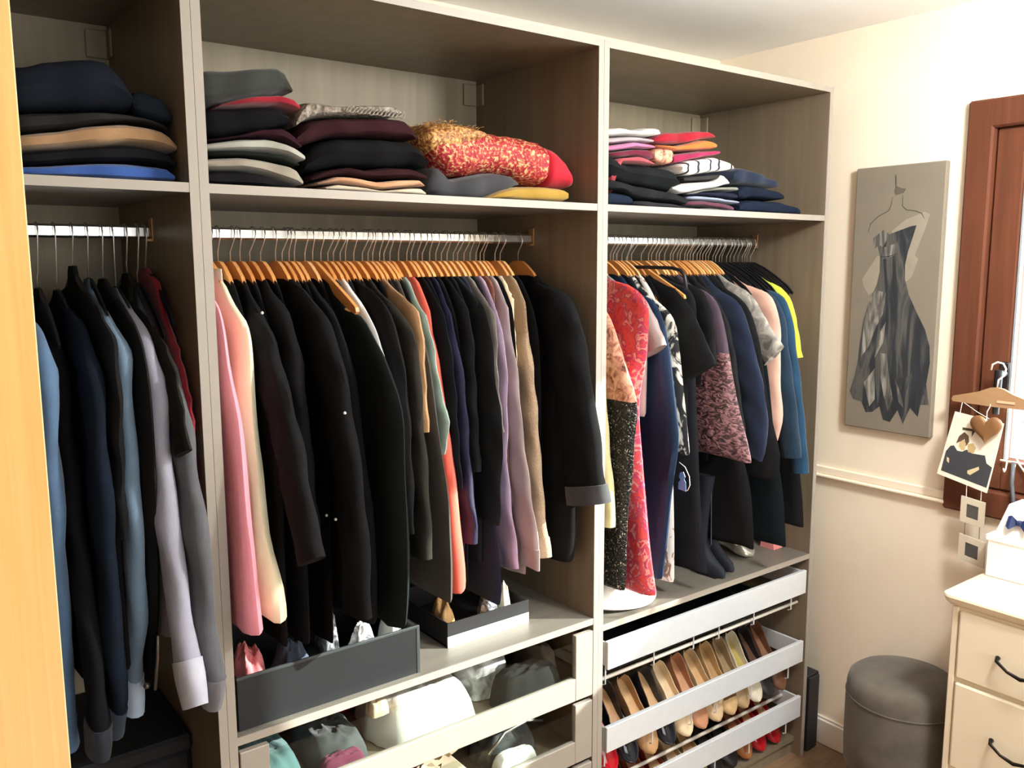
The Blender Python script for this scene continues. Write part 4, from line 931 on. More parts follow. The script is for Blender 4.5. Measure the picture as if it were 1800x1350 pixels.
garment('top', 'thin dark top on the thirtieth hanger from the left of the middle rail, mostly hidden', 'top', 0.6623, [(0.205, 1.7615), (0.178, 1.739), (0.15, 1.706), (0.128, 1.672), (0.10771602820861073, 1.62), (0.09971602820861072, 1.54), (0.09571602820861073, 1.47), (0.09571602820861073, 1.15)], 1.130, fabric('1a1a1e'), th=0.0115, group='garments on the middle rail')
hanger(0.6623, 'narrow', 'thirtieth wooden hanger from the left on the middle rail', 'hangers on the middle rail', 1.7985, 0.006, 2, None)
hanger(0.685, 'narrow', 'thirty-first wooden hanger from the left on the middle rail, carrying the black blazer between the', 'hangers on the middle rail', 1.7985, -0.004, 0, None)
garment('top', 'thin dark top on the thirty-second hanger from the left of the middle rail, mostly hidden', 'top', 0.7043, [(0.205, 1.7615), (0.178, 1.739), (0.15, 1.706), (0.128, 1.672), (0.12017322445072073, 1.62), (0.11217322445072073, 1.54), (0.10817322445072074, 1.47), (0.10817322445072074, 1.15)], 1.191, fabric('1a1a1e'), th=0.0115, group='garments on the middle rail')
hanger(0.7043, 'narrow', 'thirty-second wooden hanger from the left on the middle rail', 'hangers on the middle rail', 1.7985, 0, 0, None)
hanger(0.722, 'narrow', 'thirty-third wooden hanger from the left on the middle rail, carrying the dark slate blazer', 'hangers on the middle rail', 1.7985, 0.009, 2, None)
hanger(0.74, 'narrow', 'thirty-fourth wooden hanger from the left on the middle rail, carrying the dark blue trousers', 'hangers on the middle rail', 1.7985, 0, 0, None)
hanger(0.76, 'narrow', 'thirty-fifth wooden hanger from the left on the middle rail, carrying the grey taupe cardigan', 'hangers on the middle rail', 1.7985, 0.009, 2, None)
garment('top', 'thin dark top on the thirty-sixth hanger from the left of the middle rail, mostly hidden', 'top', 0.7741, [(0.205, 1.7615), (0.178, 1.739), (0.15, 1.706), (0.128, 1.672), (0.11413718557628302, 1.62), (0.10613718557628302, 1.54), (0.10213718557628303, 1.47), (0.10213718557628303, 1.15)], 1.123, fabric('1a1a1e'), th=0.0115, group='garments on the middle rail')
hanger(0.7741, 'narrow', 'thirty-sixth wooden hanger from the left on the middle rail', 'hangers on the middle rail', 1.7985, 0.009, 0, None)
hanger(0.795, 'narrow', 'thirty-seventh wooden hanger from the left on the middle rail, carrying the lilac blouse', 'hangers on the middle rail', 1.7985, 0.009, 1, None)
hanger(0.815, 'narrow', 'thirty-eighth wooden hanger from the left on the middle rail, carrying the rust brown skirt showing', 'hangers on the middle rail', 1.7985, 0, 0, None)
hanger(0.835, 'narrow', 'thirty-ninth wooden hanger from the left on the middle rail, carrying the pale mauve-grey cardigan', 'hangers on the middle rail', 1.7985, 0, 2, None)
garment('top', 'thin dark top on the fortieth hanger from the left of the middle rail, mostly hidden', 'top', 0.8492, [(0.205, 1.7615), (0.178, 1.739), (0.15, 1.706), (0.128, 1.672), (0.12066804765795686, 1.62), (0.11266804765795685, 1.54), (0.10866804765795687, 1.47), (0.10866804765795687, 1.15)], 1.107, fabric('101012'), th=0.0115, group='garments on the middle rail')
hanger(0.8492, 'narrow', 'fortieth wooden hanger from the left on the middle rail', 'hangers on the middle rail', 1.7985, 0.006, 0, None)
hanger(0.862, 'narrow', 'forty-first wooden hanger from the left on the middle rail, carrying the cream shirt', 'hangers on the middle rail', 1.7985, 0, 1, None)
hanger(0.9, 'narrow', 'forty-second wooden hanger from the left on the middle rail, carrying the beige fluffy wool coat', 'hangers on the middle rail', 1.7985, 0, 0, None)
garment('top', 'thin dark top on the forty-third hanger from the left of the middle rail, mostly hidden', 'top', 0.918, [(0.205, 1.7615), (0.178, 1.739), (0.15, 1.706), (0.128, 1.672), (0.1076336472836306, 1.62), (0.0996336472836306, 1.54), (0.09563364728363061, 1.47), (0.09563364728363061, 1.15)], 1.184, fabric('101012'), th=0.0115, group='garments on the middle rail')
hanger(0.918, 'narrow', 'forty-third wooden hanger from the left on the middle rail', 'hangers on the middle rail', 1.7985, 0.006, 2, None)
hanger(0.982, 'wood', 'forty-fourth wooden hanger from the left on the middle rail, carrying the big black coat', 'hangers on the middle rail', 1.7985, 0, 1, None)
hanger(-0.285, 'slim', 'first slim dark hanger from the left on the left rail, carrying the light blue denim', 'hangers on the left rail', 1.716, 0.004, 2, m_black)
hanger(-0.245, 'slim', 'second slim dark hanger from the left on the left rail, carrying the black shirt', 'hangers on the left rail', 1.747, 0.004, 2, m_black)
hanger(-0.21, 'slim', 'third slim dark hanger from the left on the left rail, carrying the dark navy shirt', 'hangers on the left rail', 1.742, 0, 0, m_black)
hanger(-0.178, 'slim', 'fourth slim dark hanger from the left on the left rail, carrying the black jacket', 'hangers on the left rail', 1.778, 0, 2, m_black)
hanger(-0.15, 'slim', 'fifth slim dark hanger from the left on the left rail, carrying the pale blue denim', 'hangers on the left rail', 1.765, 0, 0, m_black)
hanger(-0.122, 'slim', 'sixth slim dark hanger from the left on the left rail, carrying the charcoal zipped jacket', 'hangers on the left rail', 1.764, 0, 1, m_black)
hanger(-0.098, 'slim', 'seventh slim dark hanger from the left on the left rail, carrying the pale lavender-grey shirt', 'hangers on the left rail', 1.746, -0.004, 0, m_black)
hanger(-0.074, 'slim', 'eighth slim dark hanger from the left on the left rail, carrying the dark olive jacket', 'hangers on the left rail', 1.775, 0, 0, m_black)
hanger(-0.054, 'slim', 'ninth slim dark hanger from the left on the left rail, carrying the dark grey shirt', 'hangers on the left rail', 1.753, 0.004, 0, m_black)
hanger(-0.035, 'slim', 'tenth slim dark hanger from the left on the left rail, carrying the dark red sweater', 'hangers on the left rail', 1.778, 0, 1, m_black)
hanger(1.105, 'wood', 'first wooden hanger from the left on the right rail, carrying the pale olive cardigan', 'hangers on the right rail', 1.7985, 0, 2, None)
hanger(1.15, 'wood', 'second wooden hanger from the left on the right rail, carrying the long dress', 'hangers on the right rail', 1.7985, 0, 1, None)
hanger(1.205, 'wood', 'third wooden hanger from the left on the right rail, carrying the red and pink floral', 'hangers on the right rail', 1.7985, 0.006, 1, None)
hanger(1.258, 'wood', 'fourth wooden hanger from the left on the right rail, carrying the grey satin short-sleeved blouse', 'hangers on the right rail', 1.7985, 0.009, 0, None)
hanger(1.308, 'wood', 'fifth wooden hanger from the left on the right rail, carrying the navy satin evening gown', 'hangers on the right rail', 1.7985, 0.009, 0, None)
garment('top', 'thin dark top on the sixth hanger from the left of the right rail, mostly hidden', 'top', 1.3454, [(0.205, 1.7615), (0.178, 1.739), (0.15, 1.706), (0.128, 1.672), (0.10950167046279727, 1.62), (0.10150167046279726, 1.54), (0.09750167046279727, 1.47), (0.09750167046279727, 1.15)], 1.181, fabric('1c1f28'), th=0.0113, group='garments on the right rail')
hanger(1.3454, 'wood', 'sixth wooden hanger from the left on the right rail', 'hangers on the right rail', 1.7985, 0, 0, None)
hanger(1.358, 'wood', 'seventh wooden hanger from the left on the right rail, carrying the white blouse', 'hangers on the right rail', 1.7985, 0.006, 0, None)
garment('top', 'thin dark top on the eighth hanger from the left of the right rail, mostly hidden', 'top', 1.3731, [(0.205, 1.7615), (0.178, 1.739), (0.15, 1.706), (0.128, 1.672), (0.12362290216130994, 1.62), (0.11562290216130994, 1.54), (0.11162290216130995, 1.47), (0.11162290216130995, 1.15)], 1.146, fabric('101114'), th=0.0115, group='garments on the right rail')
hanger(1.3731, 'wood', 'eighth wooden hanger from the left on the right rail', 'hangers on the right rail', 1.7985, 0.006, 1, None)
hanger(1.395, 'wood', 'ninth wooden hanger from the left on the right rail, carrying the long white dress', 'hangers on the right rail', 1.7985, 0, 2, None)
garment('top', 'thin dark top on the tenth hanger from the left of the right rail, mostly hidden', 'top', 1.4205, [(0.205, 1.7615), (0.178, 1.739), (0.15, 1.706), (0.128, 1.672), (0.11103249469490563, 1.62), (0.10303249469490562, 1.54), (0.09903249469490563, 1.47), (0.09903249469490563, 1.15)], 1.146, fabric('16181c'), th=0.0115, group='garments on the right rail')
hanger(1.4205, 'wood', 'tenth wooden hanger from the left on the right rail', 'hangers on the right rail', 1.7985, 0.009, 0, None)
hanger(1.438, 'bar', 'eleventh wooden hanger from the left on the right rail, carrying the black kimono jacket', 'hangers on the right rail', 1.7985, 0.009, 0, None)
hanger(1.482, 'wood', 'twelfth wooden hanger from the left on the right rail, carrying the long black and charcoal', 'hangers on the right rail', 1.7985, 0.009, 0, None)
hanger(1.515, 'wood', 'thirteenth wooden hanger from the left on the right rail, carrying the black draped jacket', 'hangers on the right rail', 1.7985, 0, 2, None)
garment('top', 'thin dark top on the fourteenth hanger from the left of the right rail, mostly hidden', 'top', 1.5288, [(0.205, 1.7615), (0.178, 1.739), (0.15, 1.706), (0.128, 1.672), (0.1275714267635847, 1.62), (0.11957142676358469, 1.54), (0.1155714267635847, 1.47), (0.1155714267635847, 1.15)], 1.460, fabric('202024'), th=0.0115, group='garments on the right rail')
hanger(1.5288, 'wood', 'fourteenth wooden hanger from the left on the right rail', 'hangers on the right rail', 1.7985, 0.006, 2, None)
garment('top', 'thin dark top on the fifteenth hanger from the left of the right rail, mostly hidden', 'top', 1.5514, [(0.205, 1.7615), (0.178, 1.739), (0.15, 1.706), (0.128, 1.672), (0.1432940536215942, 1.62), (0.1352940536215942, 1.54), (0.1312940536215942, 1.47), (0.1312940536215942, 1.15)], 1.460, fabric('16181c'), th=0.0115, group='garments on the right rail')
hanger(1.5514, 'wood', 'fifteenth wooden hanger from the left on the right rail', 'hangers on the right rail', 1.7985, 0, 0, None)
hanger(1.565, 'wood', 'sixteenth wooden hanger from the left on the right rail, carrying the brown-pink crushed velvet dress', 'hangers on the right rail', 1.7985, 0.006, 2, None)
garment('top', 'thin dark top on the seventeenth hanger from the left of the right rail, mostly hidden', 'top', 1.5904, [(0.205, 1.7615), (0.178, 1.739), (0.15, 1.706), (0.128, 1.672), (0.13535600295408337, 1.62), (0.12735600295408336, 1.54), (0.12335600295408337, 1.47), (0.12335600295408337, 1.15)], 1.460, fabric('1c1f28'), th=0.0115, group='garments on the right rail')
hanger(1.5904, 'wood', 'seventeenth wooden hanger from the left on the right rail', 'hangers on the right rail', 1.7985, -0.004, 0, None)
hanger(1.618, 'wood', 'eighteenth wooden hanger from the left on the right rail, carrying the thin black jacket directly', 'hangers on the right rail', 1.7985, 0, 1, None)
garment('top', 'thin dark top on the nineteenth hanger from the left of the right rail, mostly hidden', 'top', 1.6311, [(0.205, 1.7615), (0.178, 1.739), (0.15, 1.706), (0.128, 1.672), (0.11636289174645575, 1.62), (0.10836289174645575, 1.54), (0.10436289174645576, 1.47), (0.10436289174645576, 1.15)], 1.153, fabric('202024'), th=0.0115, group='garments on the right rail')
hanger(1.6311, 'wood', 'nineteenth wooden hanger from the left on the right rail', 'hangers on the right rail', 1.7985, 0.006, 0, None)
hanger(1.652, 'wood', 'twentieth wooden hanger from the left on the right rail, carrying the long black skirt', 'hangers on the right rail', 1.7985, 0, 1, None)
garment('top', 'thin dark top on the twenty-first hanger from the left of the right rail, mostly hidden', 'top', 1.6647, [(0.205, 1.7615), (0.178, 1.739), (0.15, 1.706), (0.128, 1.672), (0.11648659190889721, 1.62), (0.1084865919088972, 1.54), (0.1044865919088972, 1.47), (0.1044865919088972, 1.15)], 1.168, fabric('202024'), th=0.0114, group='garments on the right rail')
hanger(1.6647, 'wood', 'twenty-first wooden hanger from the left on the right rail', 'hangers on the right rail', 1.7985, 0, 0, None)
hanger(1.688, 'wood', 'twenty-second wooden hanger from the left on the right rail, carrying the dark navy dress', 'hangers on the right rail', 1.7985, -0.004, 0, None)
garment('top', 'thin dark top on the twenty-third hanger from the left of the right rail, mostly hidden', 'top', 1.7008, [(0.205, 1.7615), (0.178, 1.739), (0.15, 1.706), (0.128, 1.672), (0.11326303157696466, 1.62), (0.10526303157696465, 1.54), (0.10126303157696466, 1.47), (0.10126303157696466, 1.15)], 1.164, fabric('16181c'), th=0.0115, group='garments on the right rail')
hanger(1.7008, 'wood', 'twenty-third wooden hanger from the left on the right rail', 'hangers on the right rail', 1.7985, 0.006, 2, None)
garment('top', 'thin dark top on the twenty-fourth hanger from the left of the right rail, mostly hidden', 'top', 1.7156, [(0.205, 1.7615), (0.178, 1.739), (0.15, 1.706), (0.128, 1.672), (0.11871832723448514, 1.62), (0.11071832723448513, 1.54), (0.10671832723448514, 1.47), (0.10671832723448514, 1.15)], 1.185, fabric('101114'), th=0.0115, group='garments on the right rail')
hanger(1.7156, 'wood', 'twenty-fourth wooden hanger from the left on the right rail', 'hangers on the right rail', 1.7985, -0.004, 1, None)
hanger(1.73, 'wood', 'twenty-fifth wooden hanger from the left on the right rail, carrying the black top', 'hangers on the right rail', 1.7985, 0.009, 2, None)
garment('top', 'thin dark top on the twenty-sixth hanger from the left of the right rail, mostly hidden', 'top', 1.7501, [(0.205, 1.7615), (0.178, 1.739), (0.15, 1.706), (0.128, 1.672), (0.11700958106544794, 1.62), (0.10900958106544793, 1.54), (0.10500958106544794, 1.47), (0.10500958106544794, 1.15)], 1.122, fabric('16181c'), th=0.0115, group='garments on the right rail')
hanger(1.7501, 'wood', 'twenty-sixth wooden hanger from the left on the right rail', 'hangers on the right rail', 1.7985, 0.006, 2, None)
hanger(1.765, 'wood', 'twenty-seventh wooden hanger from the left on the right rail, carrying the grey marbled short-sleeved blouse', 'hangers on the right rail', 1.7985, -0.004, 1, None)
garment('top', 'thin dark top on the twenty-eighth hanger from the left of the right rail, mostly hidden', 'top', 1.7792, [(0.205, 1.7615), (0.178, 1.739), (0.15, 1.706), (0.128, 1.672), (0.11574557238208284, 1.62), (0.10774557238208284, 1.54), (0.10374557238208285, 1.47), (0.10374557238208285, 1.15)], 1.146, fabric('101114'), th=0.0115, group='garments on the right rail')
hanger(1.7792, 'wood', 'twenty-eighth wooden hanger from the left on the right rail', 'hangers on the right rail', 1.7985, 0.009, 1, None)
hanger(1.795, 'wood', 'twenty-ninth wooden hanger from the left on the right rail, carrying the long dark green-black skirt', 'hangers on the right rail', 1.7985, 0.006, 2, None)
garment('top', 'thin dark top on the thirtieth hanger from the left of the right rail, mostly hidden', 'top', 1.8087, [(0.205, 1.7615), (0.178, 1.739), (0.15, 1.706), (0.128, 1.672), (0.11059949500379099, 1.62), (0.10259949500379098, 1.54), (0.09859949500379099, 1.47), (0.09859949500379099, 1.15)], 1.162, fabric('16181c'), th=0.0115, group='garments on the right rail')
hanger(1.8087, 'slim', 'thirtieth slim dark hanger from the left on the right rail', 'hangers on the right rail', 1.792, -0.004, 1, m_black)
hanger(1.832, 'slim', 'thirty-first slim dark hanger from the left on the right rail, carrying the peach pink blouse', 'hangers on the right rail', 1.792, 0, 1, m_black)
garment('top', 'thin dark top on the thirty-second hanger from the left of the right rail, mostly hidden', 'top', 1.8465, [(0.205, 1.7615), (0.178, 1.739), (0.15, 1.706), (0.128, 1.672), (0.11399126909839769, 1.62), (0.10599126909839768, 1.54), (0.10199126909839769, 1.47), (0.10199126909839769, 1.15)], 1.105, fabric('101114'), th=0.0115, group='garments on the right rail')
hanger(1.8465, 'slim', 'thirty-second slim dark hanger from the left on the right rail', 'hangers on the right rail', 1.792, 0.004, 0, m_black)
garment('top', 'thin dark top on the thirty-third hanger from the left of the right rail, mostly hidden', 'top', 1.8668, [(0.205, 1.7615), (0.178, 1.739), (0.15, 1.706), (0.128, 1.672), (0.12307519285401802, 1.62), (0.11507519285401802, 1.54), (0.11107519285401803, 1.47), (0.11107519285401803, 1.15)], 1.196, fabric('202024'), th=0.0115, group='garments on the right rail')
hanger(1.8668, 'slim', 'thirty-third slim dark hanger from the left on the right rail', 'hangers on the right rail', 1.792, 0.004, 0, m_black)
hanger(1.88, 'slim', 'thirty-fourth slim dark hanger from the left on the right rail, carrying the dark teal navy', 'hangers on the right rail', 1.792, -0.004, 0, m_black)
garment('top', 'thin dark top on the thirty-fifth hanger from the left of the right rail, mostly hidden', 'top', 1.9055, [(0.205, 1.7615), (0.178, 1.739), (0.15, 1.706), (0.128, 1.672), (0.11096652238175572, 1.62), (0.10296652238175572, 1.54), (0.09896652238175573, 1.47), (0.09896652238175573, 1.15)], 1.124, fabric('1c1f28'), th=0.0115, group='garments on the right rail')
hanger(1.9055, 'slim', 'thirty-fifth slim dark hanger from the left on the right rail', 'hangers on the right rail', 1.792, 0.004, 0, m_black)
hanger(1.925, 'slim', 'thirty-sixth slim dark hanger from the left on the right rail, carrying the petrol blue coat', 'hangers on the right rail', 1.792, 0, 2, m_black)
garment('top', 'thin dark top on the thirty-seventh hanger from the left of the right rail, mostly hidden', 'top', 1.9459, [(0.205, 1.7615), (0.178, 1.739), (0.15, 1.706), (0.128, 1.672), (0.1073425707596102, 1.62), (0.0993425707596102, 1.54), (0.09534257075961021, 1.47), (0.09534257075961021, 1.15)], 1.175, fabric('1c1f28'), th=0.0115, group='garments on the right rail')
hanger(1.9459, 'slim', 'thirty-seventh slim dark hanger from the left on the right rail', 'hangers on the right rail', 1.792, 0, 2, m_black)
hanger(1.968, 'slim', 'thirty-eighth slim dark hanger from the left on the right rail, carrying the lime yellow tee', 'hangers on the right rail', 1.792, -0.004, 1, m_black)
garment('top', 'thin dark top on the thirty-ninth hanger from the left of the right rail, mostly hidden', 'top', 1.9913, [(0.205, 1.7615), (0.178, 1.739), (0.15, 1.706), (0.128, 1.672), (0.11768919006835235, 1.62), (0.10968919006835234, 1.54), (0.10568919006835235, 1.47), (0.10568919006835235, 1.15)], 1.171, fabric('16181c'), th=0.0115, group='garments on the right rail')
hanger(1.9913, 'slim', 'thirty-ninth slim dark hanger from the left on the right rail', 'hangers on the right rail', 1.792, 0.004, 0, m_black)
hanger(2.005, 'slim', 'fortieth slim dark hanger from the left on the right rail, carrying the narrow black dress', 'hangers on the right rail', 1.792, 0, 0, m_black)
garment('top', 'thin dark top on the forty-first hanger from the left of the right rail, mostly hidden', 'top', 2.0177, [(0.205, 1.7615), (0.178, 1.739), (0.15, 1.706), (0.128, 1.672), (0.11974986834034113, 1.62), (0.11174986834034112, 1.54), (0.10774986834034113, 1.47), (0.10774986834034113, 1.15)], 1.164, fabric('202024'), th=0.0114, group='garments on the right rail')
hanger(2.0177, 'slim', 'forty-first slim dark hanger from the left on the right rail', 'hangers on the right rail', 1.792, -0.004, 1, m_black)
hanger(2.038, 'slim', 'forty-second slim dark hanger from the left on the right rail, carrying the bright red top', 'hangers on the right rail', 1.792, 0.004, 1, m_black)

# ------------------------------------------------------------------ folded clothes and other soft things
def folded(name, label, cat, st, yf, yb, mat, group=None, lips=1, soft=1.0):
    """st: stations (x, z_bottom, z_top) along the front; the fold faces the room"""
    rnd = random.Random(len(label) * 31 + int(st[0][0] * 999))
    xs = [s[0] for s in st]
    n = max(8, int((xs[-1] - xs[0]) / .014))
    ph = rnd.random() * 6
    rg = []
    m = 22
    for i in range(n + 1):
        x = lerp(xs[0], xs[-1], i / n)
        zb = interp(xs, [s[1] for s in st], x); zt = interp(xs, [s[2] for s in st], x)
        e = min(i, n - i)
        sc = 1 if e > 1 else (.9 if e == 1 else .62)
        zc = (zb + zt) / 2; hh = max(.003, (zt - zb) / 2 - .0006) * sc
        f = yf + (0 if e > 1 else .004 if e == 1 else .012) + .004 * math.sin(x * 60 + ph) * soft
        b = yb - (0 if e > 1 else .012)
        yc = (f + b) / 2; hy = (b - f) / 2
        R = []
        for q in range(m):
            a = 2 * math.pi * q / m
            cu, su = math.cos(a), math.sin(a)
            y = yc - hy * (1 if cu > 0 else -1) * abs(cu) ** .42
            z = zc + hh * (1 if su > 0 else -1) * abs(su) ** .62
            if cu > .3 and lips:       # fold lips on the front
                y += min(.010, hh * .5) * .5 * (1 + math.cos(2 * math.pi * lips * (z - zc) / (2 * hh) + math.pi * (1 if lips % 2 == 0 else 0))) * min(1, (cu - .3) * 3)
            z += .0006 * math.sin(y * 70 + x * 40)
            R.append((x, y, z))
        rg.append(R)
    o = MB().rings(rg).obj(name, mat, None, 60)
    return tag(o, label, cat, group)
def lump(c, r, seed, amp=.25, n=44, m=15, flatb=True, freq=3.0, pw=2.4):
    """a crumpled heap of cloth with a flat underside; c centre of base, r radii and height"""
    from mathutils import noise
    def ridge(p):
        return 1 - 2 * abs(noise.noise(p))
    rg = []
    base = []
    for q in range(n):
        th = 2 * math.pi * q / n
        k = 1 + .16 * noise.noise(Vector((math.cos(th) * 1.4 + seed, math.sin(th) * 1.4, seed * .7)))
        cs, sn = math.cos(th), math.sin(th)
        sq = 1 / max(abs(cs), abs(sn)) ** .55          # squarish footprint
        base.append((cs * k * sq * .86, sn * k * sq * .86))
    for i in range(m + 1):
        t_ = 1 - i / m
        R = []
        for q in range(n):
            bx, by = base[q]
            px, py = bx * t_, by * t_
            P = Vector((px * freq * .55 + seed * 3.1, py * freq * .55 + seed * 1.7, seed))
            f = ridge(P) * .6 + ridge(P * 2.3) * .3 + ridge(P * 5.1) * .14
            h = (1 - t_ ** pw) ** .8 * (1 + amp * 1.5 * f) / (1 + amp)
            dx = .05 * noise.noise(P * 1.9 + Vector((9, 0, 0))); dy = .05 * noise.noise(P * 1.9 + Vector((0, 9, 0)))
            R.append((c[0] + (px + dx) * r[0], c[1] + (py + dy) * r[1], c[2] + max(0, h) * r[2]))
        rg.append(R)
    return rg

SH_PROF = [(0, .018, 0), (.02, .026, 0), (.08, .031, 0), (.2, .033, 0), (.38, .030, 0), (.52, .034, 0), (.66, .041, 0), (.78, .042, 0), (.88, .037, 0), (.95, .026, 0), (.985, .014, 0), (1, .003, 0)]
def shoe(label, x, heel, toe, up, ins, group, kind='pump', wd=1.0, point=1.0, name='shoe', hh=0.0, bow=None):
    """heel, toe: (y, z) of the sole; the shoe lies in the plane x"""
    H = Vector((x, heel[0], heel[1])); Tt = Vector((x, toe[0], toe[1]))
    ax = Tt - H; L = ax.length; ax.normalize()
    sd = Vector((1, 0, 0)); nn = sd.cross(ax); 
    if nn.z < 0: nn = -nn
    t = thing(name, label, 'shoe', H, group)
    def prof(s):
        ss = [p[0] for p in SH_PROF]; return interp(ss, [p[1] for p in SH_PROF], s) * wd
    def hgt(s): # side wall height
        if kind == 'flat': return lerp(.042, .030, min(1, s / .5))
        if kind == 'boot': return .08
        return lerp(.055, .028, min(1, s / .45))
    open_end = {'pump': .70, 'flat': .72, 'sandal': .8, 'mule': .62, 'boot': .15, 'loafer': .55}[kind]
    N = 26
    outer, inner = [], []
    P = lambda s, u, h: H + ax * (L * s) + sd * u + nn * h
    rg = []
    for i in range(N + 1):
        s = (i / N); s = s if s > 0 else 0
        wdt = prof(s); h = hgt(s)
        if s > open_end: # closed vamp
            k = (s - open_end) / (1 - open_end)
            top = lerp(h + .012, .012, k ** 1.3)
            R = [P(s, -wdt, .002), P(s, -wdt * 1.03, top * .45), P(s, -wdt * .75, top * .85), P(s, -wdt * .3, top), P(s, wdt * .3, top), P(s, wdt * .75, top * .85), P(s, wdt * 1.03, top * .45), P(s, wdt, .002), P(s, wdt * .6, 0), P(s, -wdt * .6, 0)]
        else:
            ti = min(.003, wdt * .3); fl = .008
            R = [P(s, -wdt, .002), P(s, -wdt * 1.04, h * .5), P(s, -wdt * .97, h), P(s, -(wdt * .97 - ti), h), P(s, -(wdt - ti * 1.5), fl), P(s, wdt - ti * 1.5, fl), P(s, wdt * .97 - ti, h), P(s, wdt * .97, h), P(s, wdt * 1.04, h * .5), P(s, wdt, .002)]
            # reorder to the vamp's ring topology (10 points)
        rg.append(R)
    b = MB()
    # two lofts: open back part and vamp
    k0 = next(i for i in range(N + 1) if i / N > open_end)
    b.rings(rg[:k0]); b.rings([[p + nn * 0 for p in rg[k0]]] + rg[k0 + 1:])
    # bridge sides between the two lofts
    A, Bq = rg[k0 - 1], rg[k0]
    b.add([A[0], A[1], A[2], Bq[0], Bq[1], Bq[2]], [(0, 3, 4, 1), (1, 4, 5, 2)]); b.add([A[9], A[8], A[7], Bq[7], Bq[6], Bq[5]], [(0, 1, 4, 3), (1, 2, 5, 4)])
    b.add([A[0], A[9], Bq[7], Bq[8], Bq[9], Bq[0]], [(0, 1, 2, 3, 4, 5)])
    b.obj('upper', up, t, 50)
    io = []
    M_ = 16
    for i in range(M_ + 1):
        s = .012 + (open_end + .06 - .012) * i / M_
        wdt = max(.004, prof(s) - .0048)
        io.append([P(s, -wdt, .0085), P(s, wdt, .0085), P(s, wdt, .0105), P(s, -wdt, .0105)])
    MB().rings(io).obj('insole', ins, t, 50)
    if hh:
        MB().rings([[P(.0 + .10 * c, u * .016 * w_, -e) for (c, u) in ((0, -1), (1, -1), (1, 1), (0, 1))] for e, w_ in ((0.001, 1), (hh * .5, .6), (hh, .45))]).obj('heel', up, t)
    if bow:
        s = open_end + .06; h0 = .046
        q = MB()
        for sg in (1, -1):
            q.rings([[P(s - .02, sg * .002, h0 - .006), P(s + .02, sg * .002, h0 - .006), P(s, sg * .002, h0 + .004)], [P(s - .03, sg * .022, h0 - .010), P(s + .04, sg * .022, h0 - .014), P(s, sg * .022, h0 + .008)]])
        q.obj('bow', bow, t)
    return t

# ---- folded clothes: stations (x, z bottom, z top)
folded('sweater', 'folded blue sweater at the bottom of the left shelf pile', 'sweater', [(-0.316, 1.9455, 1.963), (-0.246, 1.9455, 1.9675), (-0.177, 1.9455, 1.979), (-0.119, 1.9455, 1.9817), (-0.044, 1.9455, 1.9783), (-0.029, 1.9455, 1.9696)], 0.04, 0.4, fabric('345393'), group='folded clothes on the left shelf')
folded('sweater', 'folded black sweater on the blue one in the left shelf pile', 'sweater', [(-0.314, 1.963, 1.9851), (-0.252, 1.9669, 1.9935), (-0.209, 1.9737, 2.0006), (-0.108, 1.9823, 2.0155), (-0.072, 1.9806, 2.012), (-0.03, 1.9759, 2.0036), (-0.025, 1.9708, 1.989)], 0.04, 0.4, fabric('111114'), group='folded clothes on the left shelf')
folded('sweater', 'folded tan sweater in the middle of the left shelf pile', 'sweater', [(-0.314, 1.9859, 2.0155), (-0.228, 1.9971, 2.0306), (-0.181, 2.0046, 2.0447), (-0.115, 2.0148, 2.0548), (-0.07, 2.0131, 2.0517), (-0.04, 2.009, 2.0429), (-0.021, 2.0041, 2.0265)], 0.04, 0.4, fabric('937352'), group='folded clothes on the left shelf')
folded('trousers', 'folded dark olive trousers on the tan sweater, left shelf pile', 'trousers', [(-0.31, 2.0162, 2.0534), (-0.21, 2.0336, 2.0663), (-0.153, 2.0497, 2.0719), (-0.112, 2.0556, 2.072), (-0.075, 2.0539, 2.0654), (-0.036, 2.0438, 2.0554)], 0.045, 0.4, fabric('22211f'), group='folded clothes on the left shelf')
folded('sweater', 'thick dark navy bundle on top of the left shelf pile', 'sweater', [(-0.31, 2.0544, 2.1349), (-0.262, 2.0621, 2.144), (-0.235, 2.0658, 2.1573), (-0.184, 2.0709, 2.1671), (-0.141, 2.0753, 2.172), (-0.113, 2.0741, 2.1537), (-0.094, 2.07, 2.1298)], 0.05, 0.4, fabric('141821'), lips=2, group='folded clothes on the left shelf')
folded('scarf', 'dark slate cloth tucked at the right of the navy bundle, left shelf', 'scarf', [(-0.092, 2.0696, 2.1234), (-0.065, 2.0679, 2.1213), (-0.037, 2.0622, 2.113), (-0.024, 2.0572, 2.087)], 0.06, 0.36, fabric('1c222b'), group='folded clothes on the left shelf')
folded('trousers', 'folded black trousers at the bottom of the leftmost middle shelf pile', 'trousers', [(0.024, 1.9455, 1.9741), (0.095, 1.9455, 1.9795), (0.15, 1.9455, 1.9727), (0.208, 1.9455, 1.954), (0.217, 1.9455, 1.9515)], 0.03, 0.38, fabric('151316'), group='folded clothes on the middle shelf')
folded('trousers', 'folded stone beige trousers low in the leftmost middle shelf pile', 'trousers', [(0.021, 1.9745, 1.9993), (0.1, 1.9793, 2.0048), (0.149, 1.9733, 2.0037), (0.195, 1.9587, 1.9977), (0.221, 1.9508, 1.9902), (0.229, 1.95, 1.9722)], 0.025, 0.38, fabric('8d8577',var=.06), group='folded clothes on the middle shelf')
folded('trousers', 'thin folded dark green trousers between beige and light grey ones', 'trousers', [(0.024, 1.9999, 2.0096), (0.103, 2.0054, 2.0165), (0.181, 2.0006, 2.0166), (0.225, 1.992, 2.0036)], 0.03, 0.38, fabric('181c17'), group='folded clothes on the middle shelf')
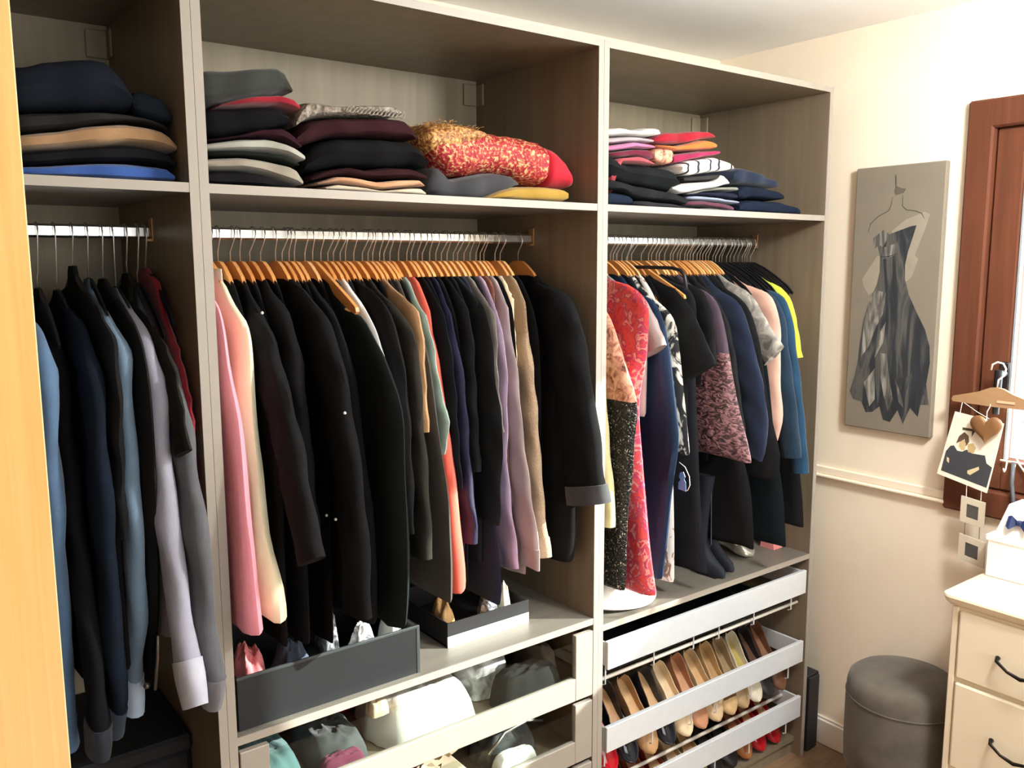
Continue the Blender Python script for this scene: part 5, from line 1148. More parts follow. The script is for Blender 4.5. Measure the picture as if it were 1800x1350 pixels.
folded('trousers', 'folded light grey trousers in the leftmost middle shelf pile', 'trousers', [(0.02, 2.0095, 2.0256), (0.095, 2.0161, 2.0392), (0.156, 2.0184, 2.0465), (0.193, 2.0143, 2.0382), (0.236, 2.0, 2.0243)], 0.022, 0.38, fabric('97978d',var=.06), group='folded clothes on the middle shelf')
folded('sweater', 'folded dark plum sweater above the light grey trousers', 'sweater', [(0.023, 2.0278, 2.0332), (0.07, 2.0359, 2.0402), (0.106, 2.0422, 2.0499), (0.143, 2.0463, 2.0642), (0.188, 2.0443, 2.0715), (0.215, 2.0338, 2.0614), (0.232, 2.0282, 2.0421)], 0.03, 0.38, fabric('271018'), group='folded clothes on the middle shelf')
folded('sweater', 'folded black sweater under the red one, leftmost middle shelf pile', 'sweater', [(0.025, 2.0348, 2.0938), (0.074, 2.0421, 2.0999), (0.12, 2.0537, 2.1068), (0.187, 2.0719, 2.1149), (0.211, 2.0707, 2.1049)], 0.035, 0.38, fabric('111115'), lips=2, group='folded clothes on the middle shelf')
folded('sweater', 'folded red sweater peeping out below the big charcoal one', 'sweater', [(0.064, 2.0992, 2.1046), (0.096, 2.1024, 2.1166), (0.129, 2.108, 2.1267), (0.186, 2.1151, 2.1375), (0.215, 2.1079, 2.134), (0.229, 2.1036, 2.1241)], 0.03, 0.38, fabric('801222'), group='folded clothes on the middle shelf')
folded('sweater', 'thick charcoal green sweater on top of the leftmost middle shelf pile', 'sweater', [(0.025, 2.0976, 2.172), (0.078, 2.1086, 2.1756), (0.106, 2.1193, 2.1793), (0.147, 2.1304, 2.1889), (0.196, 2.1391, 2.1974), (0.212, 2.141, 2.1794), (0.217, 2.1394, 2.1553)], 0.035, 0.38, fabric('2f322c'), group='folded clothes on the middle shelf')
folded('shirt', 'folded cream shirt at the bottom of the second middle shelf pile', 'shirt', [(0.278, 1.9455, 1.9556), (0.307, 1.9455, 1.9618), (0.361, 1.9455, 1.9586), (0.417, 1.9455, 1.9527), (0.468, 1.9455, 1.9601), (0.516, 1.9455, 1.9662), (0.529, 1.9455, 1.9579)], 0.02, 0.36, fabric('c4b8a1',var=.04), group='folded clothes on the middle shelf')
folded('shirt', 'folded peach shirt on the cream one, second middle shelf pile', 'shirt', [(0.261, 1.9571, 1.9618), (0.307, 1.963, 1.9785), (0.359, 1.9596, 1.9778), (0.409, 1.9535, 1.972), (0.459, 1.9597, 1.9796), (0.508, 1.9671, 1.9836), (0.523, 1.9653, 1.9729)], 0.02, 0.36, fabric('bb8c69',var=.05), group='folded clothes on the middle shelf')
folded('sweater', 'folded dark maroon sweater over the peach shirt', 'sweater', [(0.247, 1.9615, 1.9755), (0.283, 1.9727, 1.9905), (0.329, 1.9813, 2.0005), (0.379, 1.9793, 1.9963), (0.428, 1.9783, 2.0055), (0.494, 1.9844, 2.0083), (0.533, 1.9789, 1.9968)], 0.025, 0.36, fabric('291114'), group='folded clothes on the middle shelf')
folded('sweater', 'folded black sweater, thick, in the second middle shelf pile', 'sweater', [(0.241, 1.9766, 2.022), (0.272, 1.9877, 2.0476), (0.318, 2.0001, 2.0619), (0.397, 2.0002, 2.0685), (0.498, 2.0115, 2.0718), (0.54, 2.0001, 2.0435)], 0.03, 0.38, fabric('111112'), lips=2, group='folded clothes on the middle shelf')
folded('sweater', 'folded burgundy sweater under the flecked scarf', 'sweater', [(0.221, 2.0274, 2.0665), (0.258, 2.044, 2.0939), (0.303, 2.0606, 2.1029), (0.385, 2.0685, 2.1107), (0.469, 2.073, 2.1175), (0.491, 2.0723, 2.1147), (0.511, 2.069, 2.0828)], 0.03, 0.38, fabric('2d1418'), group='folded clothes on the middle shelf')
folded('scarf', 'grey flecked knitted scarf on top of the second middle shelf pile', 'scarf', [(0.224, 2.0702, 2.0909), (0.237, 2.0792, 2.1195), (0.255, 2.0936, 2.1329), (0.279, 2.1006, 2.1332), (0.309, 2.1058, 2.1282), (0.391, 2.1137, 2.1391), (0.475, 2.1207, 2.1442), (0.481, 2.1212, 2.1373)], 0.04, 0.34, KNIT, group='folded clothes on the middle shelf')
folded('shirt', 'folded mustard yellow shirt under the red scarf bundle', 'shirt', [(0.707, 1.9455, 1.9515), (0.757, 1.9455, 1.973), (0.799, 1.9455, 1.9833), (0.878, 1.9455, 1.9859), (0.966, 1.9455, 1.9859)], 0.025, 0.34, fabric('987830',var=.06), group='folded clothes on the middle shelf')
folded('shirt', 'crumpled dark grey shirt under the gold-red scarf bundle', 'shirt', [(0.549, 1.9455, 1.9981), (0.571, 1.9455, 2.024), (0.615, 1.9455, 1.99), (0.667, 1.9455, 2.0009), (0.742, 1.9455, 2.0174), (0.793, 1.9775, 2.0094), (0.818, 1.9843, 1.9927)], 0.045, 0.34, fabric('363639'), group='folded clothes on the middle shelf')
folded('trousers', 'folded navy trousers with a blue edge at the left end of the right shelf', 'trousers', [(1.097, 1.9455, 1.9858), (1.152, 1.9455, 1.9854), (1.214, 1.9455, 1.9773)], 0.04, 0.34, JEANS, group='folded clothes on the right shelf')
folded('trousers', 'folded charcoal trousers low on the right shelf beside the navy ones', 'trousers', [(1.219, 1.9455, 1.9667), (1.287, 1.9455, 1.9663), (1.382, 1.9455, 1.9603), (1.461, 1.9455, 1.9534), (1.497, 1.9455, 1.9515)], 0.04, 0.34, fabric('28282d'), group='folded clothes on the right shelf')
folded('trousers', 'folded black trousers on the charcoal ones, right shelf', 'trousers', [(1.109, 1.9868, 2.0259), (1.178, 1.9869, 2.0145), (1.241, 1.9679, 2.0085), (1.314, 1.9661, 2.0027), (1.411, 1.9617, 1.991), (1.455, 1.9535, 1.9865)], 0.045, 0.34, fabric('1c1c1e'), group='folded clothes on the right shelf')
folded('sweater', 'black knit heap under the white and pink pile, right shelf', 'sweater', [(1.109, 2.0279, 2.0953), (1.16, 2.0171, 2.0779), (1.204, 2.0101, 2.0656), (1.295, 2.0037, 2.0683), (1.389, 1.9954, 2.0615), (1.424, 1.9921, 2.0507)], 0.05, 0.34, fabric('16181a'), lips=2, group='folded clothes on the right shelf')
folded('shirt', 'folded coral shirt low in the left pile of the right shelf', 'shirt', [(1.147, 1.9455, 2.077), (1.171, 2.068, 2.0771), (1.242, 2.068, 2.0882), (1.276, 2.0687, 2.0827), (1.313, 2.0664, 2.0742)], 0.05, 0.3, fabric('b2444d',var=.06), group='folded clothes on the right shelf')
folded('shirt', 'folded wine red shirt in the left pile of the right shelf', 'shirt', [(1.139, 2.077, 2.0921), (1.187, 2.0787, 2.1001), (1.23, 2.0879, 2.1079), (1.317, 2.0766, 2.1113)], 0.055, 0.3, fabric('5f142a'), group='folded clothes on the right shelf')
folded('shirt', 'folded pink shirt in the left pile of the right shelf', 'shirt', [(1.117, 2.0894, 2.1073), (1.176, 2.0983, 2.1165), (1.22, 2.1077, 2.1245), (1.265, 2.1095, 2.125), (1.302, 2.1107, 2.1216)], 0.045, 0.3, fabric('ae6489',var=.05), group='folded clothes on the right shelf')
folded('shirt', 'folded lilac grey shirt under the white one, right shelf', 'shirt', [(1.117, 2.1094, 2.1288), (1.17, 2.1166, 2.1347), (1.247, 2.1272, 2.1411), (1.302, 2.1269, 2.1393)], 0.05, 0.3, fabric('9a8e93',var=.05), group='folded clothes on the right shelf')
folded('shirt', 'folded white shirt on top of the left pile, right shelf', 'shirt', [(1.099, 2.1283, 2.1504), (1.173, 2.1359, 2.16), (1.197, 2.1379, 2.1546), (1.246, 2.142, 2.1588), (1.268, 2.1423, 2.1685), (1.31, 2.1457, 2.1706), (1.326, 2.1502, 2.1611)], 0.045, 0.3, fabric('c8c3b9',var=.03), group='folded clothes on the right shelf')
folded('shirt', 'folded brown and gold printed shirt in the right shelf, below the orange one', 'shirt', [(1.319, 2.0752, 2.1177), (1.357, 2.0729, 2.1238), (1.395, 2.0721, 2.1235)], 0.055, 0.3, LACE, group='folded clothes on the right shelf')
folded('shirt', 'folded magenta shirt under the orange one, right shelf', 'shirt', [(1.39, 2.0708, 2.106), (1.443, 2.0872, 2.1115), (1.506, 2.0996, 2.1209), (1.588, 2.1153, 2.1287)], 0.045, 0.3, fabric('8f1f47'), group='folded clothes on the right shelf')
folded('shirt', 'folded orange shirt under the red one, right shelf', 'shirt', [(1.314, 2.1184, 2.1246), (1.387, 2.1128, 2.1255), (1.473, 2.1175, 2.1451), (1.528, 2.1248, 2.1577), (1.578, 2.1301, 2.1534)], 0.05, 0.3, fabric('bc662b',var=.06), group='folded clothes on the right shelf')
folded('shirt', 'folded bright red shirt topping the right pile, right shelf', 'shirt', [(1.303, 2.1265, 2.1451), (1.343, 2.1264, 2.161), (1.429, 2.1347, 2.1715), (1.488, 2.1475, 2.1783), (1.529, 2.1573, 2.1802), (1.56, 2.1615, 2.1697)], 0.045, 0.3, fabric('8f1022'), group='folded clothes on the right shelf')
folded('shirt', 'rolled white shirt with thin black stripes, right shelf', 'shirt', [(1.411, 2.0487, 2.0776), (1.455, 2.0432, 2.0919), (1.52, 2.0551, 2.0996), (1.561, 2.0609, 2.109), (1.604, 2.0667, 2.0986), (1.642, 2.0707, 2.0859)], 0.035, 0.28, STRIPE, group='folded clothes on the right shelf')
folded('shirt', 'folded dark grey shirt under the striped roll', 'shirt', [(1.434, 2.0252, 2.0431), (1.514, 2.031, 2.0509), (1.603, 2.0408, 2.0628)], 0.05, 0.3, fabric('2f2e2e'), group='folded clothes on the right shelf')
folded('shirt', 'folded white shirt under the striped roll, with a fold line', 'shirt', [(1.38, 1.9991, 2.0119), (1.414, 1.9893, 2.0217), (1.478, 1.9987, 2.0283), (1.56, 2.0126, 2.036), (1.607, 2.0216, 2.0605), (1.632, 2.0262, 2.0398)], 0.04, 0.3, fabric('c8c4bd',var=.03), group='folded clothes on the right shelf')
folded('shirt', 'thin folded grey-green shirt, right shelf, under the white one', 'shirt', [(1.451, 1.9899, 1.9932), (1.521, 2.0013, 2.008), (1.594, 2.0098, 2.0199), (1.684, 2.0088, 2.026)], 0.05, 0.3, fabric('707369'), group='folded clothes on the right shelf')
folded('shirt', 'thin folded navy shirt, right shelf, over the pale blue one', 'shirt', [(1.433, 1.9871, 1.9904), (1.516, 1.9891, 2.0007), (1.589, 1.9871, 2.0074), (1.681, 1.9823, 2.0065)], 0.045, 0.3, fabric('1b1d2e'), group='folded clothes on the right shelf')
folded('shirt', 'folded pale blue shirt near the bottom of the right shelf pile', 'shirt', [(1.448, 1.9746, 1.9878), (1.516, 1.9757, 1.9891), (1.584, 1.975, 1.9869), (1.683, 1.9702, 1.9806)], 0.045, 0.3, fabric('8892a8',var=.05), group='folded clothes on the right shelf')
folded('shirt', 'folded plum shirt near the bottom of the right shelf pile', 'shirt', [(1.441, 1.9563, 1.9727), (1.517, 1.959, 1.9757), (1.585, 1.9547, 1.9733), (1.667, 1.9455, 1.9661)], 0.045, 0.3, fabric('5a2d3e'), group='folded clothes on the right shelf')
folded('shirt', 'folded grey shirt at the bottom of the right shelf pile', 'shirt', [(1.512, 1.9455, 1.9555), (1.57, 1.9455, 1.9541), (1.671, 1.9455, 1.9515)], 0.045, 0.3, fabric('5b5a5f'), group='folded clothes on the right shelf')
folded('jeans', 'folded dark jeans at the bottom of the right end pile', 'jeans', [(1.7, 1.9455, 1.9798), (1.762, 1.9455, 1.9893), (1.911, 1.9455, 1.9899), (1.987, 1.9455, 1.9762), (2.019, 1.9455, 1.9624)], 0.05, 0.34, JEANS, group='folded clothes on the right shelf')
folded('jeans', 'folded dark jeans in the middle of the right end pile', 'jeans', [(1.705, 1.9824, 2.033), (1.773, 1.9922, 2.0365), (1.898, 1.9919, 2.0264), (1.936, 1.9915, 2.0117)], 0.06, 0.34, fabric('151c2a'), group='folded clothes on the right shelf')
folded('jeans', 'folded navy jeans on top of the right end pile', 'jeans', [(1.673, 2.0347, 2.0845), (1.723, 2.0355, 2.0894), (1.807, 2.0326, 2.0752), (1.898, 2.028, 2.0533)], 0.055, 0.34, fabric('172236'), group='folded clothes on the right shelf')

# ------------------------------------------------------------------ the scarf bundle on the middle shelf
t = thing('scarf', 'crumpled gold-flecked red scarf bundle on the middle shelf, right of the piles', 'scarf', (.77, .15, 1.99))
SC = [(0.541, 2.053, 2.10), (0.581, 2.027, 2.118), (0.62, 1.996, 2.122), (0.677, 2.001, 2.121), (0.733, 2.012, 2.116), (0.789, 2.012, 2.113), (0.833, 1.996, 2.110), (0.889, 1.990, 2.107), (0.946, 1.984, 2.092), (0.975, 1.984, 2.068), (1.000, 1.985, 2.03), (1.012, 1.987, 2.005)]
def bundle(st, yf, yb, seed, x0, x1, amp=.008):
    from mathutils import noise
    xs = [s[0] for s in st]; rg = []; n = int((x1 - x0) / .008) + 3; m = 28
    for i in range(n + 1):
        x = lerp(x0, x1, i / n); zb = interp(xs, [s[1] for s in st], x); zt = interp(xs, [s[2] for s in st], x)
        e = min(i, n - i); sc = 1 if e > 2 else (.5, .8, .94)[e]
        zc = (zb + zt) / 2; hh = (zt - zb) / 2 * sc; yc = (yf + yb) / 2; hy = (yb - yf) / 2 * (1 if e > 2 else (.6, .85, .95)[e])
        R = []
        for q in range(m):
            a = 2 * math.pi * q / m; cu, su = math.cos(a), math.sin(a)
            k = noise.noise(Vector((x * 22, cu * 1.5 + seed, su * 1.5))) + .5 * noise.noise(Vector((x * 60, cu * 3 + seed, su * 3)))
            R.append((x, yc - hy * (1 if cu > 0 else -1) * abs(cu) ** .8 - amp * k * max(0, cu), max(zb, zc + hh * (1 if su > 0 else -1) * abs(su) ** .8 + amp * .6 * k)))
        rg.append(R)
    return rg
SCARF_RED = fabric('b3182a', 800, .3, .8, .1)
MB().rings(bundle(SC, .05, .26, 3, .550, .930)).obj('flecked_wrap', SCARF, t, 60)
MB().rings(bundle(SC, .055, .25, 5, .915, 1.012, .003)).obj('red_end', SCARF_RED, t, 60)
GOLDF = print_mat('gold_thread', [(.34, '6a3020'), (.46, '94602e'), (.56, 'b88848'), (.70, 'd8b070')], 120, 'noise', .5, .5, 0, 1.0)
G2 = [(.534, 2.055, 2.098), (.56, 2.045, 2.116), (.60, 2.04, 2.124), (.65, 2.062, 2.125), (.70, 2.085, 2.118), (.73, 2.098, 2.108)]
MB().rings(bundle(G2, .046, .24, 9, .534, .728)).obj('gold_fold', GOLDF, t, 60)
fr = MB(); rnd = random.Random(4)
for k in range(90):
    x = .55 + rnd.random() * .16; z = interp([s[0] for s in G2], [s[2] for s in G2], x) - .004
    y = .07 + rnd.random() * .12; a = rnd.random() * 6
    fr.tube([(x, y, z), (x + .006 * math.cos(a), y - .004, z + .006), (x + .014 * math.cos(a + .6), y - .010 * rnd.random(), z + .004 + .006 * rnd.random())], .0007, 4)
o = fr.obj('fringe', GOLDF, t); o['kind'] = 'stuff'

# wool loops on the grey scarf are drawn by its own knit; small loops stand proud
lp = MB()
for k in range(15):
    x = 0.336 + k * 0.0096; rz = .0065 + .0012 * math.sin(k * 2.3)
    lp.tube([(x + .0042 * math.cos(a) + .003 * math.sin(a), .035 + .003 * math.sin(a * 2), 2.120 + rz * math.sin(a)) for a in [j * math.pi / 5 for j in range(11)]], .0016, 5)
lp.obj('wool_loops', plain('8d867b', .9, name='pale_wool'), next(o for o in bpy.data.objects if str(o.get('label', '')).startswith('grey flecked knitted')), True)

# ------------------------------------------------------------------ boxes on the middle lower shelf
ZL = .802
t = thing('storage_box', 'long black open box full of clothes under the black garments', 'box', (.255, .17, ZL))
x0, x1, y0, y1, z1 = .030, .478, .022, .335, .922
m_bbox = plain('14171a', .5, var=.06, scale=14, name='black_board_gloss')
MB().box((x0, y0, ZL), (x1, y0 + .004, z1), .001).obj('front_panel', m_bbox, t)
MB().box((x0, y1 - .004, ZL), (x1, y1, z1), .001).obj('rear_panel', m_bbox, t)
MB().box((x0, y0 + .004, ZL), (x0 + .004, y1 - .004, z1), .001).obj('side_panel', m_bbox, t)
MB().box((x1 - .004, y0 + .004, ZL), (x1, y1 - .004, z1), .001).obj('side_panel', m_bbox, t)
MB().box((x0 + .004, y0 + .004, ZL), (x1 - .004, y1 - .004, ZL + .004)).obj('base', m_bbox, t)
MB().box((x0 - .001, y0 - .0015, z1 - .006), (x1 + .001, y0 + .005, z1 + .001), .001).box((x1 - .008, y0 - .0016, ZL), (x1 + .0012, y0 + .001, z1), .001).obj('edge_binding', plain('3a3f40', .3, name='grey_binding'), t)
def heap(name, label, cat, c, r, seed, mat, amp=.25, freq=3.0, group=None, n=44, m=15, pw=None):
    amp *= .5 if group and 'drawer' in group else .65
    pw = pw or (7.0 if group and 'drawer' in group else 2.8)
    o = MB().rings(lump(c, (r[0], r[1], r[2] * (1.25 if pw > 5 else 1.55)), seed, amp, n, m, True, freq, pw)).obj(name, mat, None, 70)
    return tag(o, label, cat, group)
GB = 'clothes in the black box'
heap('shirt', 'dusty pink cloth at the left end of the black box', 'cloth', (.085, .10, .807), (.046, .065, .098), 3, fabric('d67d80', var=.06), .3, 3.0, GB)
heap('shirt', 'slate blue cloth in the black box, beside the pink one', 'cloth', (.187, .10, .807), (.055, .07, .082), 8, fabric('4b5565'), .35, 3.6, GB)
heap('scarf', 'shiny silver wrap standing up out of the black box', 'cloth', (.272, .10, .807), (.028, .055, .125), 12, SILVERY, .45, 3.2, GB)
heap('shirt', 'crumpled white and grey cloth in the black box, right of the silver wrap', 'cloth', (.352, .075, .807), (.048, .042, .085), 17, print_mat('white_grey_cloth', [(.35, '4a4c50'), (.5, 'b8babd'), (.6, 'f0efec')], 26, 'noise', .7, 1.5, 0, .6), .35, 3.0, GB)
heap('scarf', 'white cloth showing at the right end of the black box', 'cloth', (.444, .10, .807), (.028, .06, .092), 21, fabric('eceae4', var=.04), .25, 2.5, GB)

t = thing('shoe_box', 'black shoe box with a white stripe on the middle lower shelf', 'box', (.737, .2, ZL))
x0, x1, y0, y1 = .604, .871, .09, .37
mw = plain('f2f0ea', .5, var=.02, name='white_stripe')
MB().box((x0, y0, ZL), (x1, y1, ZL + .004)).box((x0, y0 + .003, ZL), (x0 + .003, y1, ZL + .067)).box((x1 - .003, y0 + .003, ZL), (x1, y1, ZL + .067)).box((x0 + .003, y1 - .003, ZL), (x1 - .003, y1, ZL + .067)).box((x0, y0, ZL + .030), (x1, y0 + .003, ZL + .067)).obj('body', plain('1d1c1e', .5, name='black_card'), t)
MB().box((x0, y0 - .0006, ZL), (x1, y0 + .003, ZL + .030)).obj('white_stripe', mw, t)
heap('wrapping_paper', 'crumpled tan paper at the left corner of the shoe box', 'paper', (.640, .17, .807), (.030, .05, .062), 31, plain('b08a5a', .8, var=.1, name='kraft_paper'), .4, 2.4)
heap('shirt', 'silver grey cloth hanging over the shoe box front', 'cloth', (.765, .135, .807), (.032, .035, .066), 33, SILVERY, .35, 2.6)
heap('shirt', 'cream cloth tail resting in the shoe box, under the lilac blouse', 'cloth', (.818, .14, .807), (.020, .035, .07), 35, fabric('cfc6ae', var=.06), .3, 2.4)

# ------------------------------------------------------------------ contents of the glass fronted drawers
DG = 'things in the upper glass drawer'
b1 = .594
heap('shirt', 'teal grey cloth at the left end of the upper glass drawer', 'cloth', (.125, .17, b1), (.085, .16, .066), 41, fabric('4f6b6c', var=.08), .22, 3.6, DG)
heap('shirt', 'charcoal cloth lying in the front left of the upper glass drawer', 'cloth', (.290, .155, b1), (.085, .135, .062), 43, fabric('4b4b4c'), .25, 3.6, DG)
heap('scarf', 'crimson cloth at the back of the upper glass drawer', 'cloth', (.400, .37, b1), (.10, .07, .098), 45, fabric('a01e38'), .28, 3.6, DG)
heap('shirt', 'rose cloth with a cream fold behind the teal cloth, upper glass drawer', 'cloth', (.22, .38, b1), (.12, .07, .096), 46, fabric('b98a88', var=.08), .28, 4, DG)
heap('shirt', 'big white cloth in sunlight in the middle of the upper glass drawer', 'cloth', (.545, .170, b1), (.170, .155, .090), 47, fabric('f6f2ea', var=.03), .22, 4.5, DG)
heap('ribbon', 'small beige bow of cloth on the left of the white cloth', 'cloth', (.400, .10, b1 + .096), (.030, .030, .030), 49, fabric('cdb593', var=.06), .45, 2.2, DG)
heap('scarf', 'plum cloth at the front left of the white cloth, upper glass drawer', 'cloth', (.275, .045, b1), (.075, .026, .048), 50, fabric('6d2f44'), .25, 3.6, DG)
heap('pouch', 'crumpled grey and white pouch in the right of the upper glass drawer', 'pouch', (.785, .21, b1), (.090, .10, .094), 51, print_mat('grey_pouch', [(.35, '6a6866'), (.5, 'aaa8a6'), (.65, 'e0dedb')], 14, 'noise', .7, 1.2, 0, .5), .32, 4, DG)
heap('bag', 'black cloth bag at the right front of the upper glass drawer', 'bag', (.845, .075, b1), (.125, .058, .074), 53, fabric('2b2a29'), .22, 3.6, DG)
heap('scarf', 'brown-grey cloth strip leaning on the right wall of the upper glass drawer', 'cloth', (.955, .17, b1), (.030, .11, .085), 54, fabric('6a5a4c'), .25, 3.4, DG)
heap('sock', 'rolled lime socks at the back right of the upper glass drawer', 'socks', (.842, .34, b1 + .09), (.026, .03, .03), 55, fabric('b9b83a', var=.08), .2, 2.5, DG)
heap('scarf', 'black lace cloth at the back of the upper glass drawer', 'cloth', (.64, .33, b1), (.15, .07, .072), 57, print_mat('black_lace', [(.4, '141414'), (.55, '2a2828'), (.62, 'cfc8bc')], 60, 'noise', .8, 1.0, 0, .5), .25, 3.0, DG)
heap('scarf', 'dark green cloth at the back right corner of the upper glass drawer', 'cloth', (.90, .33, b1), (.08, .08, .072), 58, fabric('23241f'), .2, 2.4, DG)
b2 = .405; DG2 = 'things in the lower glass drawer'
t = thing('bag', 'dark navy bag standing at the back of the lower glass drawer', 'bag', (.72, .30, b2))
MB().box((.50, .26, b2), (.945, .36, b2 + .125), .012).obj('body', plain('23252c', .45, name='navy_leather'), t)
MB().box((.50, .252, b2 + .06), (.945, .26, b2 + .123), .004).obj('flap', plain('2b2e36', .45, name='navy_flap'), t)
t = thing('clutch', 'glossy dark grey patent clutch in the lower glass drawer', 'bag', (.83, .15, b2))
MB().rings(lump((.825, .15, b2), (.115, .075, .11), 61, .2, 44, 15, True, 2.6)).obj('body', print_mat('patent_grey', [(.3, '2b2d2d'), (.6, '5c5f5e'), (.75, '82857f')], 12, 'noise', .18, .8, .0, .4), t, 70)
MB().tube([(.725, .08, b2 + .06), (.78, .082, b2 + .105), (.86, .085, b2 + .112), (.92, .09, b2 + .09)], .004, 6).obj('strap', m_wire, t, True)
heap('shirt', 'white cloth in front of the patent clutch, lower glass drawer', 'cloth', (.79, .05, b2), (.085, .035, .052), 63, fabric('f1eee6', var=.03), .2, 2.0, DG2)
rnd = random.Random(11)
t = thing('flower_corsage', 'beige cloth flower corsage at the left of the lower glass drawer', 'corsage', (.57, .12, b2))
for k in range(12):
    cx, cy, cz = .51 + rnd.random() * .14, .07 + rnd.random() * .11, b2 + .07 + rnd.random() * .03
    a = rnd.random() * 6; r = .026
    P = [(cx, cy, cz)]
    q = MB(); rg = []
    for j in range(4):
        rr_ = r * (.15 + j / 3 * .85)
        rg.append([(cx + rr_ * math.cos(a + i * math.pi / 6) * (1 + .12 * math.sin(i * 2.0 + k)), cy + rr_ * math.sin(a + i * math.pi / 6), cz - .012 + j * .007 + .004 * math.sin(i * 3.0 + k)) for i in range(12)])
    q.rings(rg).obj('petal', plain('cbb79c', .8, var=.08, name='beige_petal'), t, 60)
MB().box((.50, .06, b2), (.66, .19, b2 + .06), .02).obj('base', fabric('b8a68c'), t)

# added black block that stands for the shade under the left unit's clothes
t = thing('chest', 'black chest-shaped block added for the unlit bottom of the left unit', 'chest', (-.33, .36, .068))
m_shade_block = plain('101012', .8, var=.05, name='shade_block_black')
MB().box((-.62, .20, .0685), (-.022, .545, .70), .01).obj('body', m_shade_block, t)
MB().box((-.625, .19, .70), (-.0195, .548, .74), .008).obj('lid', m_shade_block, t)

# ------------------------------------------------------------------ things on the right lower shelf
ZR = .7718
t = thing('hat', 'white soft sun hat lying under the floral dress hem', 'hat', (1.235, .12, ZR))
hw_ = fabric('f6f2ea', 600, .3, .9, .02)
rg = []
for (r, z) in ((.118, .004), (.120, .008), (.112, .014), (.085, .022), (.076, .040), (.070, .056), (.055, .068), (.03, .074), (.004, .076)):
    rg.append([(1.235 + (r * 1.22 if z < .02 else r) * math.cos(a) + .004 * math.sin(3 * a), .125 + r * .92 * math.sin(a), ZR + z + (.006 * (1 + math.sin(2 * a + 1)) if z < .016 else 0)) for a in [2 * math.pi * k / 40 for k in range(40)]])
MB().rings(rg).obj('crown_and_brim', hw_, t, 60)
MB().tube([(1.235 + .0775 * math.cos(a), .125 + .0715 * math.sin(a), ZR + .032) for a in [2 * math.pi * k / 40 for k in range(41)]], .003, 6).obj('hat_band', fabric('e4dccb'), t, True)
def boot(label, x, yheel, toe_y, zt):
    t = thing('boot', label, 'boot', (x, yheel, ZR), 'tall black boots on the right lower shelf')
    mb = fabric('23262d', 500, .2, .6, .1)
    rg = []
    for (z, yc, ry, rx) in ((.0, lerp(yheel, toe_y, .5), (yheel - toe_y) / 2, .030), (.012, lerp(yheel, toe_y, .5), (yheel - toe_y) / 2, .033), (.03, lerp(yheel, toe_y, .48), (yheel - toe_y) / 2 * .96, .032), (.05, lerp(yheel, toe_y, .36), (yheel - toe_y) / 2 * .70, .030),
                             (.075, lerp(yheel, toe_y, .26), .040, .028), (.11, lerp(yheel, toe_y, .23), .034, .027), (.18, lerp(yheel, toe_y, .24), .038, .028), (.28, lerp(yheel, toe_y, .26), .046, .030), (zt, lerp(yheel, toe_y, .28), .050, .030)):
        R = []
        for k in range(20):
            a = 2 * math.pi * k / 20
            f = 1 - .35 * max(0, -math.sin(a)) if z < .05 else 1
            R.append((x + rx * math.cos(a) * f, yc + ry * math.sin(a), ZR + z + (.004 if z == 0 else 0)))
        rg.append(R)
    MB().rings(rg, True, True).obj('shaft_and_foot', mb, t, 60)
    MB().tube([(x, yheel - .012, ZR + .006), (x, lerp(yheel, toe_y, .28) - .046, ZR + .1), (x, lerp(yheel, toe_y, .28) - .040, ZR + .3)], .0016, 5).obj('seam', plain('4a4d55', .6, name='seam_thread'), t)
    MB().box((x - .022, yheel - .05, ZR), (x + .022, yheel - .004, ZR + .004)).box((x - .026, toe_y + .02, ZR), (x + .026, toe_y + .10, ZR + .004)).obj('sole', m_black, t)
boot('black boot with its toe nearest the shelf edge, under the crushed velvet dress', 1.630, .17, .022, .33)
boot('black boot behind the other one, under the crushed velvet dress', 1.700, .19, .042, .33)
shoe('silver pump standing on the right lower shelf below the black skirt', 1.875, (.26, ZR + .03), (.10, ZR), plain('b9b5a8', .25, .6, name='silver_leather'), plain('d8cfbb', .6, name='insole_cream'), None, 'pump', .9, hh=.03)
t = thing('bag', 'small pink paper bag on the right lower shelf by the end panel', 'bag', (2.02, .14, ZR))
MB().rings([[(1.995, .10, ZR), (2.045, .10, ZR), (2.045, .16, ZR), (1.995, .16, ZR)], [(2.0, .115, ZR + .085), (2.04, .115, ZR + .085), (2.04, .145, ZR + .085), (2.0, .145, ZR + .085)]]).obj('body', plain('d98583', .6, name='pink_paper'), t)
MB().tube([(2.006, .116, ZR + .082), (2.01, .114, ZR + .125), (2.03, .114, ZR + .125), (2.034, .116, ZR + .082)], .0025, 6).obj('handle', plain('a3453f', .6, name='red_cord'), t, True)

# blue swing tag of the navy gown
t = thing('swing_tag', 'pale blue swing tag on a loop at the side of the navy gown', 'tag', (1.322, -.06, 1.13))
MB().prism([(-.038, 1.135), (-.068, 1.133), (-.066, 1.160), (-.060, 1.168), (-.064, 1.176), (-.056, 1.190), (-.044, 1.186), (-.040, 1.172), (-.046, 1.164), (-.039, 1.156)], 0, 1.3275, 1.3288).obj('card', plain('5f8fc8', .4, name='blue_card'), t)
MB().tube([(1.328, -.040, 1.215), (1.328, -.062, 1.205), (1.328, -.079, 1.18), (1.328, -.082, 1.155), (1.328, -.074, 1.138), (1.328, -.064, 1.135)], .0012, 6).obj('loop', m_white, t, True)

